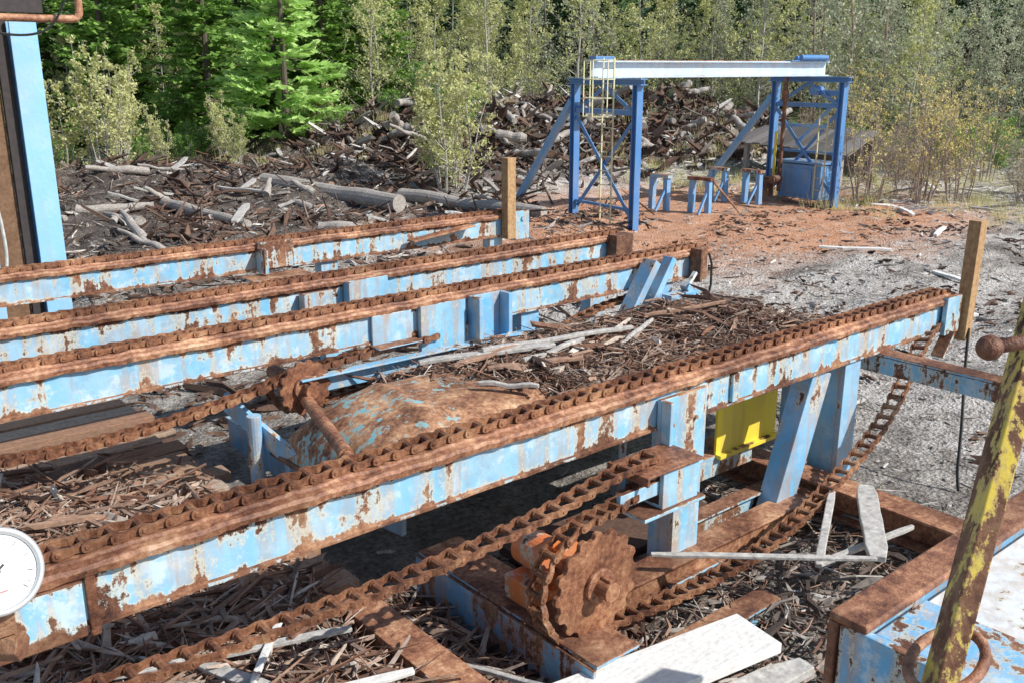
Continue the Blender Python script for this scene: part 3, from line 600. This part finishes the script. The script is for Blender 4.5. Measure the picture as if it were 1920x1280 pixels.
# ------------------------------------------------------------------ gantry
O=V((14.0,12.95,0));gu=V((.9944,-.106,0));gv=V((.106,.9944,0))
def G(a,b,z): q=O+gu*a+gv*b;return (q.x,q.y,z)
th=thing("gantry_frame",tuple(O),"blue steel gantry with long top beam on two braced towers","gantry")
def ibeam(m,p0,p1,w,h,up=(0,0,1),t=.02):
    p0=V(p0);p1=V(p1);d=(p1-p0).normalized();sd=d.cross(V(up));sd.normalize();u=sd.cross(d)
    m.bar(p0+u*(h/2-t/2),p1+u*(h/2-t/2),w,t,up);m.bar(p0-u*(h/2-t/2),p1-u*(h/2-t/2),w,t,up);m.bar(p0,p1,t*.8,h-2*t-.002,up)
m=MB();ibeam(m,G(-.35,1.0,3.03),G(6.65,1.0,3.03),.24,.33,t=.03)
part(th,"top_beam",m,M_gbeam,.004,label="pale blue horizontal top beam")
def tower(u0,far):
    for vv in(0,1.95):
        p=G(u0,vv,0);m=MB();ibeam(m,(p[0],p[1],-.1),(p[0],p[1],2.74),.15,.15,tuple(gv),.02);part(th,"leg",m,M_gantry,.003)
    m=MB();ibeam(m,G(u0,-.18,2.8),G(u0,2.15,2.8),.18,.12,t=.018);part(th,"cap_beam",m,M_gantry,.003)
    for z,s in ((2.22,.1),(1.15 if far else .35,.06)):
        m=MB();m.bar(G(u0,.09,z),G(u0,1.86,z),s,s);part(th,"crossbar",m,M_gantry,.003)
    for a,b_ in ((G(u0-.03,.1,.25),G(u0-.03,1.85,2.1)),(G(u0+.03,.1,2.1),G(u0+.03,1.85,.25)),(G(u0-.04,.1,2.25),G(u0-.04,.95,2.72)),(G(u0+.04,1.85,2.25),G(u0+.04,1.0,2.72))):
        m=MB();m.bar(a,b_,.02,.08);part(th,"brace",m,M_gantry,.003)
    m=MB();m.bar(G(u0,2.05,2.4),G(u0+.1,4.3,.0),.12,.14);part(th,"outrigger",m,M_gstrut,.004)
tower(0,False);tower(6.1,True)
m=MB();m.bar(G(6.35,.3,.85),G(6.35,.3,2.72),.05,.05,(0,1,0));part(th,"strut",m,M_gstrut,.004)
m=MB();m.bar(G(6.2,.1,2.45),G(6.2,1.3,1.3),.03,.08);part(th,"strut",m,M_gstrut,.004)
m=MB();m.bar(G(6.0,.3,1.75),G(6.0,1.7,1.75),.05,.08);part(th,"strut",m,M_gstrut,.004)
m=MB();m.bar(G(6.15,.1,2.5),G(6.15,.9,2.5),.1,.12);m.cyl(G(5.9,.7,2.55),G(6.2,.7,2.55),.1,n=14);part(th,"winch",m,M_gantry,.004)
m=MB();m.cyl(G(5.6,.85,3.28),G(6.5,.85,3.28),.06,n=12);m.cyl(G(5.8,1.15,3.27),G(6.6,1.15,3.27),.05,n=12);m.bar(G(5.3,1,3.21),G(6.6,1,3.21),.3,.02);part(th,"drive_motor",m,M_gantry,.003)
m=MB();m.bar(G(-.33,1,3.24),G(.15,1,3.24),.22,.08);part(th,"end_box",m,M_gantry,.004)
m=MB();m.bar(G(.2,1.0,3.203),G(5.2,1.0,3.203),.1,.012);part(th,"trolley_rail",m,M_rust)
m=MB();m.bar(G(5.75,1.35,.2),G(5.75,1.35,2.85),.07,.07,(0,1,0));m.cyl(G(5.75,1.35,2.3),G(5.75,1.35,2.55),.08,n=12);part(th,"mast",m,M_rustd,.004,label="rusty vertical mast with dark machinery")
m=MB();m.bar(G(5.7,1.5,.2),G(5.7,1.5,1.6),.05,.05,(0,1,0));part(th,"guard_post",m,M_yel2,.003)
m=MB();m.bar(G(5.5,1.5,.1),G(5.5,1.5,.55),.22,.22,(0,1,0));m.cyl(G(5.4,1.3,.5),G(5.7,1.3,.5),.1,n=12);part(th,"pump",m,M_rustd,.004)
m=MB()
for vv in(.45,.78): m.bar(G(-.22,vv,0.02),G(-.22,vv,3.25),.032,.018,(0,1,0))
z=.25
while z<3.1: m.cyl(G(-.22,.46,z),G(-.22,.77,z),.010,n=6);z+=.28
part(th,"ladder",m,M_ladder,label="yellow green access ladder")
m=MB()
for z in(2.15,2.5,2.85,3.2):
    m.tube([G(-.22,.42,z),G(-.45,.36,z),G(-.7,.5,z),G(-.7,.78,z),G(-.45,.9,z),G(-.22,.83,z)],.012,6)
for a,b_ in((-.45,.36),(-.7,.5),(-.7,.78),(-.45,.9)): m.bar(G(a,b_,2.15),G(a,b_,3.2),.024,.01,(0,1,0))
part(th,"ladder_cage",m,M_ladder)
m=MB();m.bar(G(5.98,.25,2.0),G(5.98,.25,.1),.03,.03,(0,1,0));m.bar(G(5.98,.5,2.0),G(5.98,.5,.1),.03,.03,(0,1,0))
z=.3
while z<1.9: m.cyl(G(5.98,.25,z),G(5.98,.5,z),.012,n=6);z+=.28
part(th,"ladder",m,M_ladder)
M_cab=paint_mat("cabinet_blue_paint",(.10,.32,.64),.2,toprust=.2,fade=.25,chalk=0,stn=.3)
th=thing("steel_cabinet",G(6.3,.9,0),"blue steel cabinet standing inside the gantry tower","cabinet")
m=MB()
c=[G(6.0,.35,0),G(6.6,.35,0),G(6.6,1.6,0),G(6.0,1.6,0)]
m.add([(x,y,.05) for x,y,_ in c]+[(x,y,.85) for x,y,_ in c],[(0,3,2,1),(4,5,6,7),(0,1,5,4),(1,2,6,5),(2,3,7,6),(3,0,4,7)]);part(th,"body",m,M_cab,.01)
m=MB();m.bar(G(6.3,.32,.9),G(6.3,1.65,.9),.7,.05);part(th,"lid",m,M_cab,.005)
m=MB();m.bar(G(5.985,.6,.45),G(5.985,1.35,.45),.02,.6);part(th,"door",m,M_cab,.005)
def stand(x,y,a,lab,plate=M_bluer):
    th=thing("steel_stand",(x,y,hgt(x,y)),lab,"stand","blue steel stands")
    ca,sa=math.cos(a),math.sin(a)
    def q(u,w,z): return (x+u*ca-w*sa,y+u*sa+w*ca,z)
    m=MB();m.bar(q(0,-.3,.74),q(0,.3,.74),.16,.07);part(th,"top_plate",m,plate,.005)
    m=MB();m.bar(q(0,-.2,.7),q(0,-.22,-.02),.12,.12,(ca,sa,0));part(th,"leg",m,M_gstrut,.005)
    m=MB();m.bar(q(0,.2,.7),q(0,.22,-.02),.12,.12,(ca,sa,0));part(th,"leg",m,M_gstrut,.005)
    m=MB();m.bar(q(-.02,-.2,.5),q(-.35,-.2,.0),.05,.05);part(th,"brace",m,M_gstrut,.003)
stand(16.45,14.45,0,"blue steel stand with rusty flat top")
stand(16.7,13.5,.1,"blue steel stand with rusty plates leaning on it",M_rust)
stand(18.7,14.6,0,"blue steel stand with rusty flat top")
stand(18.9,13.75,-.1,"blue steel stand with rusty flat top")
board((16.85,13.3,.72),(17.1,12.7,.03),.1,.04,M_rust,"rusty plate leaning against a stand","loose steel plates","steel_plate")
board(gl(13.9,14.6,.06),gl(13.4,14.2,.05),.2,.02,M_blue,"small blue plate on the ground","loose steel plates","steel_plate")
th=thing("open_shed",(23.8,16.0,hgt(23.8,16.)),"low open shed with sagging dark plank roof on posts","shed")
m=MB()
for i in range(15):
    y0=13.8+i*.25;m.bar((22.8,y0,.85+R.uniform(-.04,.04)+i*.015),(24.8,y0+.3,1.38+R.uniform(-.05,.05)),.235,.04)
part(th,"roof",m,M_roof)
for x,y,zt in ((23.0,14.0,.85),(23.0,17.0,1.0),(24.6,14.4,1.3),(24.6,17.2,1.3)):
    m=MB();m.bar((x,y,-.1),(x,y,zt),.12,.12,(0,1,0));part(th,"post",m,M_logb)
m=MB();m.bar((24.7,14.1,.6),(24.7,17.5,.6),.04,1.0);part(th,"back_wall",m,M_roof)
# ------------------------------------------------------------------ corner of building
th=thing("mill_building",(1.8,10,0),"corner of a mill building with blue column and plywood wall","building")
m=MB();m.box(2.35,2.58,9.78,9.81,.0,3.52);m.box(2.35,2.58,10.0,10.03,.0,3.52);m.box(2.465,2.485,9.811,9.999,.0,3.52);part(th,"column",m,M_col,.004,label="light blue steel column")
m=MB();m.box(2.24,2.345,9.86,9.92,.0,3.5);part(th,"door_jamb",m,M_dark,.003)
m=MB();m.box(2.02,2.235,9.9,9.93,.0,3.5);part(th,"wall",m,M_ply,.003)
m=MB();m.box(-1.5,2.015,9.88,9.94,0,3.5);part(th,"wall",m,M_col)
m=MB();m.box(-2,2.32,8.6,11.5,3.56,3.70);m.box(-2,2.32,8.56,8.597,3.50,3.75);part(th,"roof",m,M_dark,.004)
m=MB();m.tube(smooth([(1.3,8.5,3.46),(1.9,8.5,3.46),(2.45,8.5,3.46),(2.56,8.5,3.48),(2.58,8.5,3.6),(2.58,8.5,4.2)],4),.03,10);part(th,"pipe",m,M_rust,smooth=True)
m=MB();m.tube(smooth([(1.95,9.7,3.0),(1.98,9.7,2.2),(2.04,9.7,1.7),(2.03,9.7,1.3),(1.9,9.7,1.0)]),.014,8);part(th,"cable",m,M_cable)
m=MB();m.tube(smooth([(1.6,8.4,3.5),(1.95,8.4,3.34),(2.3,8.4,3.38),(2.5,8.4,3.7)]),.01,6);part(th,"cable",m,M_black)
# ------------------------------------------------------------------ near machine, lever, gauge
th=thing("machine_frame",(2.2,.6,0),"blue and rust box frame with bleached flat top","machine frame")
m=MB();m.box(1.905,4.2,.60,.848,1.950,1.968);part(th,"top_sheet",m,M_white,.003)
m=MB();m.box(1.692,1.90,.46,.85,1.955,1.975);part(th,"end_plate",m,M_bt,.003)
m=MB();m.bar((1.75,.30,1.86),(4.2,.36,1.90),.34,.03);m.bar((1.75,.47,1.80),(4.2,.53,1.84),.02,.20);part(th,"inner_beam",m,M_white,.004)
m=MB();m.box(1.905,4.2,.58,.598,1.75,1.968);part(th,"web_plate",m,M_bt,.003)
m=MB();m.box(1.66,4.2,.853,.94,1.98,2.0);m.box(1.66,4.2,.92,.94,1.80,1.979);part(th,"edge_angle",m,M_rust,.005,label="rusty angle edge")
m=MB();m.box(1.665,1.69,.44,.915,1.3,1.978);m.box(1.692,4.2,.87,.89,1.3,1.978);part(th,"side_panel",m,M_bt,.005)
for x,y in((1.72,.70),(4.1,.7),(4.1,.1),(1.78,.2)):
    m=MB();m.box(x,x+.08,y,y+.08,0,1.82);part(th,"leg",m,M_blue,.004)
th=thing("control_lever",(1.5,.6,1.9),"leaning worn yellow steel lever held by a rusty loop","lever")
m=MB();m.bar((1.393,.61,1.86),(1.966,.696,3.05),.072,.036,(.7,-.7,0));part(th,"bar",m,M_yellow,.003)
m=MB();m.tube([(1.545+.085*math.cos(t),.640+.055*math.sin(t),2.085+.02*math.cos(t)) for t in [i*2*math.pi/28 for i in range(28)]],.010,10,closed=True);part(th,"ring",m,M_rust,smooth=True)
m=MB();kp=V((1.61,.67,2.645));kd=V((-.96,.27,0)).normalized();m.cyl(kp,kp-kd*.25,.012,.014,12)
for i in range(7):
    a0=-math.pi/2+i*math.pi/7;a1=a0+math.pi/7
    m.cyl(kp+kd*.022*math.sin(a0),kp+kd*.022*math.sin(a1),max(.001,.022*math.cos(a0)),max(.001,.022*math.cos(a1)),18,caps=False)
part(th,"knob",m,M_rust,smooth=True)
gc=V((.121,.762,2.726));cam=V((0,0,3.1));gn=(cam-gc).normalized();gn=(gn+V((.22,-.1,0))).normalized()
gr_=V((0,0,1)).cross(gn).normalized();gup=gn.cross(gr_)
th=thing("pressure_gauge",tuple(gc-V((0,0,.08))),"round white dial pressure gauge on a rusty fitting","gauge")
m=MB();m.cyl(gc-gn*.03,gc,.033,.033,40);m.cyl(gc-gn*.034,gc-gn*.0301,.02,.031,40);part(th,"case",m,M_case,.002)
m=MB();m.tube([gc+gn*.002+(gr_*math.cos(t)+gup*math.sin(t))*.0315 for t in [i*2*math.pi/48 for i in range(48)]],.0028,8,closed=True);part(th,"bezel",m,M_case,smooth=True)
m=MB();m.cyl(gc+gn*.0002,gc+gn*.001,.0305,n=40);part(th,"dial",m,M_dial)
m=MB()
for i in range(28):
    t=math.radians(225-i*10);q=gr_*math.cos(t)+gup*math.sin(t);l=.004 if i%3==0 else .002
    m.bar(gc+gn*.0016+q*(.026-l),gc+gn*.0016+q*.026,.0003 if i%3 else .0005,.0003,tuple(gn))
part(th,"scale_marks",m,M_mark)
m=MB();t=math.radians(215);q=gr_*math.cos(t)+gup*math.sin(t);m.bar(gc+gn*.0026-q*.007,gc+gn*.0026+q*.020,.0018,.0005,tuple(gn),w1=.0005);m.cyl(gc+gn*.0022,gc+gn*.004,.0024,n=12);part(th,"needle",m,M_black)
m=MB();m.bar(gc+gn*.0016-gup*.016-gr_*.004,gc+gn*.0016-gup*.016+gr_*.004,.001,.0004,tuple(gn));part(th,"red_mark",m,M_red)
m=MB();b0=gc-gn*.015-gup*.032;m.bar(b0,b0-V((0,0,.018)),.014,.014,(0,1,0));b1=b0-V((0,0,.03));lf=V((-.766,.643,0))
m.cyl(b1-lf*.012,b1+lf*.03,.012,n=6);m.cyl(b1+lf*.0301,b1+lf*.35,.009,n=12);m.cyl(b1+lf*.36,b1+lf*.36-V((0,0,2.6)),.02,n=12);part(th,"fitting",m,M_rustd,.001)
m=MB();m.tube(smooth([(7.5,3.3,1.1),(7.35,3.22,.8),(7.1,3.08,.45),(6.95,3.0,.15),(6.9,2.95,.0)]),.012,6)
mkobj("steel_wire",m,M_black,(7.2,3.1,0),label="thin dark wire hanging from the conveyor end",cat="wire")
# ------------------------------------------------------------------ vegetation
def rv(r): return V((r.gauss(0,1),r.gauss(0,1),r.gauss(0,1))).normalized()
def conifer(seed,H,rad,dens=1.):
    r=random.Random(seed);tk=MB();cr=MB()
    tk.tube([(0,0,-.3),(0,.02,H*.4),(0,0,H)],[H*.014+.02,H*.009,.01],8)
    z=.25
    while z<H*.98:
        t=z/H;L0=rad*(1-t)**.8*(.35+.65*min(1,z/1.0))
        for k in range(r.randint(5,7)):
            a=r.uniform(0,6.283);L=L0*r.uniform(.55,1.15)
            d=V((math.cos(a),math.sin(a),0));sd=V((-d.y,d.x,0));zz=z+r.uniform(-.1,.1)
            n=max(3,int(L/.115*dens));rise=r.uniform(-.25,.15)
            if k<3: tk.bar((0,0,zz),tuple(d*L*.8+V((0,0,zz+L*rise*.6))),.02,.02)
            for i in range(n):
                s=(i+.6)/n
                if s<.3: continue
                c=d*(L*s)+V((0,0,zz+L*(rise*s+.22*s*s-.12*s)))
                w=(.34*(1-s)+.12)*min(1.3,.5+L*.5)
                for sg in(-1,1):
                    dr=(d*.75+sd*sg+V((0,0,r.uniform(-.5,.35)))).normalized();ln=w*r.uniform(.7,1.25)
                    wd=(d.cross(rv(r))+V((0,0,.6))).cross(dr).normalized()*.05*r.uniform(.8,1.4)
                    cr.add([c-wd,c+wd,c+dr*ln*.6+wd*1.1,c+dr*ln,c+dr*ln*.6-wd*1.1],[(0,1,2,3,4)])
                if r.random()<.7:
                    dr=(d+V((0,0,r.uniform(-.3,.9)))).normalized();wd=dr.cross(rv(r)).normalized()*.06
                    cr.add([c-wd,c+wd,c+dr*.28],[(0,1,2)])
        z+=r.uniform(.15,.25)*(1 if z<H*.7 else .8)
    return tk,cr
def leafy(seed,H,spread,nbr,nl,ls,stems=1,bare=.15,low=.12,thick=1.):
    r=random.Random(seed);tk=MB();cr=MB()
    for s_ in range(stems):
        a0=r.uniform(0,6.283);ln=r.uniform(.0,.3)*(1 if stems>1 else .25);h=H*r.uniform(.7,1.);bx=V((math.cos(a0),math.sin(a0),0))*(.08*stems**.5 if stems>1 else 0)
        top=bx+V((math.cos(a0)*ln*h,math.sin(a0)*ln*h,h));pts=[]
        for i in range(9):
            t=i/8;pts.append(bx.lerp(top,t)+V((noise.noise(V((t*2,seed,s_)))*.05*h,noise.noise(V((t*2,seed+9,s_)))*.05*h,-.15 if i==0 else 0)))
        r0=(h*.0065+.004)*thick;tk.tube(pts,[r0*(1-.85*i/8) for i in range(9)],6)
        for b_ in range(nbr):
            t=low+(1-low)*r.random()**.85;i=min(7,int(t*8));p=pts[i].lerp(pts[i+1],t*8-i)
            a=r.uniform(0,6.283);L=spread*(1.15-t)*r.uniform(.45,1.1)
            e=p+V((math.cos(a)*L,math.sin(a)*L,L*r.uniform(.25,1.0)))
            md=p.lerp(e,.5)+V((0,0,-.06*L));tk.tube([p,md,e],[.009,.005,.002],3)
            for tw in range(3):
                q=p.lerp(e,r.uniform(.3,1));f=q+rv(r)*L*.28+V((0,0,.1*L));tk.tube([q,f],[.004,.002],3)
                if r.random()<bare: continue
                for _ in range(nl//3):
                    c=q.lerp(f,r.random()*1.15)+rv(r)*r.random()**.7*ls*2.4
                    x=rv(r);y=x.cross(rv(r)).normalized();k=ls*r.uniform(.5,1.1);cr.add([c-x*k,c+y*k*.6,c+x*k,c-y*k*.6],[(0,1,2,3)])
    return tk,cr
def mesh_of(name,mb,mat):
    me=bpy.data.meshes.new(name);me.from_pydata(mb.v,[],mb.f);me.materials.append(mat);me.update();return me
def species(nm,mats,gens):
    return [(mesh_of(nm+"_trunk",t,mats[0]),mesh_of(nm+"_crown",c,mats[1])) for t,c in gens]
def plant(kind,var,x,y,s,label,cat,group,z=None,rot=None):
    e=thing(kind,(x,y,(hgt(x,y) if z is None else z)),label,cat,group)
    e.scale=(s,s,s);e.rotation_euler=(0,0,R.uniform(0,6.283) if rot is None else rot)
    a=bpy.data.objects.new("trunk",var[0]);b_=bpy.data.objects.new("crown",var[1])
    for o in(a,b_): COL.objects.link(o);o.parent=e
    return e
CON=species("conifer",(M_trunk,M_con),[conifer(i,9.5+i*.4,2.2+.15*i,1.1) for i in range(3)])
CONB=species("bright_conifer",(M_trunk,M_conb),[conifer(11,8.5,2.5,1.3)])
COND=species("dark_conifer",(M_trunk,M_cond),[conifer(20+i,11,2.3,.8) for i in range(2)])
ALD=species("alder",(M_alder,M_ald),[leafy(40+i,8.5,1.9,85,40,.058,1,.14,.05,1.1) for i in range(3)])
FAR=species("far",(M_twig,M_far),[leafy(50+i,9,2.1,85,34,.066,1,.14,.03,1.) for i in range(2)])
BUSH=species("bush",(M_alder,M_ald),[leafy(60+i,2.6,.6,16,33,.038,8,.05,.05) for i in range(2)])
YEL=species("yel",(M_twig,M_yl),[leafy(70+i,2.9,.8,11,14,.038,10,.3,.12) for i in range(3)])
BARE=species("bare",(M_twig,M_yl),[leafy(90+i,1.5,.55,12,5,.028,14,.6,.1) for i in range(2)])
SHR=species("shr",(M_alder,M_con),[leafy(80+i,1.1,.45,10,33,.035,10,.0,.02) for i in range(2)])
def fl(d,l): return (.643*d+.766*l, .766*d-.643*l)
def scatter(n,d0,d1,r0,r1,mind,fn,occ,skip=None):
    k=0;tries=0
    while k<n and tries<n*40:
        tries+=1;d=R.uniform(d0,d1);l=R.uniform(r0,r1)*d
        if skip and skip(l/d): continue
        if any((d-a)**2+(l-b_)**2<mind**2 for a,b_ in occ): continue
        occ.append((d,l));x,y=fl(d,l);fn(x,y,d,l);k+=1
occ=[]
LC="bright green conifer with drooping dense branches at forest edge"
CG="conifers at the forest edge"
for d,l,s,kk in((30.5,-7.0,.95,1),(34.0,-10.4,.95,0),(35.5,-14.5,1.0,0),(35.5,-18,.9,0)):
    plant("conifer_tree",CONB[0] if kk else CON[int(d*2)%3],*fl(d,l),s,"large bright green conifer standing out at forest edge","tree",CG);occ.append((d,l))
AL="slender alder with yellow green leaves";AG="alders at the forest edge"
scatter(22,37,44,-.62,-.14,2.1,lambda x,y,d,l:plant("conifer_tree",R.choice(CON),x,y,R.uniform(.75,1.15),LC,"tree",CG),occ)
scatter(12,35,42,-.16,.02,1.7,lambda x,y,d,l:plant("alder_tree",R.choice(ALD),x,y,R.uniform(.8,1.2),AL,"tree",AG),occ)
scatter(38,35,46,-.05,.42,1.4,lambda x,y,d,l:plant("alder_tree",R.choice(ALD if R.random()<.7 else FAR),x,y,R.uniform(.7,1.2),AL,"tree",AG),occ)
scatter(32,38,50,.3,.64,1.6,lambda x,y,d,l:plant("alder_tree",R.choice(FAR),x,y,R.uniform(.65,1.0),"leafy alder tinted grey for distance haze with thin pale trunk","tree",AG),occ)
scatter(5,35,38,-.5,-.28,1.5,lambda x,y,d,l:plant("alder_tree",R.choice(ALD),x,y,R.uniform(.6,.8),AL,"tree",AG),occ)
occ2=[]
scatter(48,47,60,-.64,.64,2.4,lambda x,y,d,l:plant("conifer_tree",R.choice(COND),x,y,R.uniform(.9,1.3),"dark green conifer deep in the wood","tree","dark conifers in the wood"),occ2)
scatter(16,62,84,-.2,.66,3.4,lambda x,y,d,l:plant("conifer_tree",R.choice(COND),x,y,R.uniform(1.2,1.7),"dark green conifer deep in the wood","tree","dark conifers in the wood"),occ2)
for x,y,s in((14.2,19.2,1.3),(14.6,19.9,1.35)):
    plant("leafy_bush",BUSH[0],x,y,s,"tall yellow green bush growing in wood waste","bush","bushes in the yard")
for x,y,s in((8.9,28.5,1.4),(7.9,29,1.35),(9.6,30,1.4),(6.2,25.5,1.1),(12.0,27.2,.8),(16,29,.8),(11,24.6,.55),(9.7,26.2,.6)):
    plant("leafy_bush",BUSH[1],x,y,s,"thin yellowish sapling bush by the conifers","bush","bushes in the yard")
for x,y,s in((20.95,12.0,1.0),(21.8,11.2,1.05),(22.8,10.7,.85),(25.5,9.4,.8),(28,12.5,1.0),(29.5,14,1.0),(31,11,.9),(32,16,1.1),(30,17.5,1.1)):
    plant("autumn_shrub",R.choice(YEL),x,y,s,"sparse twiggy shrub with yellow autumn leaves","shrub","autumn shrubs")
for i in range(42):
    x=R.uniform(21.5,34);y=R.uniform(7.5,19)
    if x<25 and y>13: continue
    plant("bare_shrub",R.choice(BARE),x,y,R.uniform(.5,1.1),"low almost leafless brown twiggy shrub","shrub","bare shrubs at the yard edge")
occ3=[]
scatter(36,29,35,-.6,.6,1.2,lambda x,y,d,l:plant("low_shrub",R.choice(SHR),x,y,R.uniform(.6,1.4),"low green undergrowth shrub","shrub","low shrubs"),occ3,skip=lambda q:-.03<q<.33)
m=MB()
for _ in range(460):
    if R.random()<.6: x,y=R.uniform(19,34),R.uniform(8,20)
    else: d=R.uniform(27,34);x,y=fl(d,R.uniform(-.5,.4)*d)
    z=hgt(x,y)
    for k in range(30):
        p=V((x+R.gauss(0,.14),y+R.gauss(0,.14),z-.02));a=R.uniform(0,6.283);h=R.uniform(.15,.45)
        m.add([p+V((.008,0,0)),p-V((.008,0,0)),p+V((math.cos(a)*h*.4,math.sin(a)*h*.4,h))],[(0,1,2)])
mkobj("grass_tufts",m,M_grass,(25,14,0),label="dry yellowish grass tufts at the yard edge",cat="grass",kind="stuff")
# ------------------------------------------------------------------ light, sky, camera
w=bpy.data.worlds.new("World");scene.world=w;w.use_nodes=True;nt=w.node_tree
bg=nt.nodes["Background"];sk=nt.nodes.new("ShaderNodeTexSky");sk.sky_type='NISHITA';sk.sun_disc=False
el=math.radians(41);az=math.atan2(.507,-.862)
sk.sun_elevation=el;sk.sun_rotation=az;nt.links.new(sk.outputs[0],bg.inputs[0]);bg.inputs[1].default_value=.12
sd=V((.507*math.cos(el),-.862*math.cos(el),math.sin(el)))
ld=bpy.data.lights.new("sun",'SUN');ld.energy=5;ld.angle=math.radians(.5);ld.color=(1,.98,.93)
lo=bpy.data.objects.new("sun",ld);COL.objects.link(lo);lo.rotation_euler=sd.to_track_quat('Z','Y').to_euler();lo.location=(5,-10,20)
cd=bpy.data.cameras.new("camera");cd.lens=33.75;cd.sensor_width=36;cd.clip_end=2000;cd.clip_start=.05
co=bpy.data.objects.new("camera",cd);co.location=(0,0,3.1);co.rotation_euler=(math.radians(74),0,math.radians(-40));COL.objects.link(co);scene.camera=co
scene.view_settings.view_transform='Standard';scene.view_settings.look='None';scene.view_settings.exposure=0
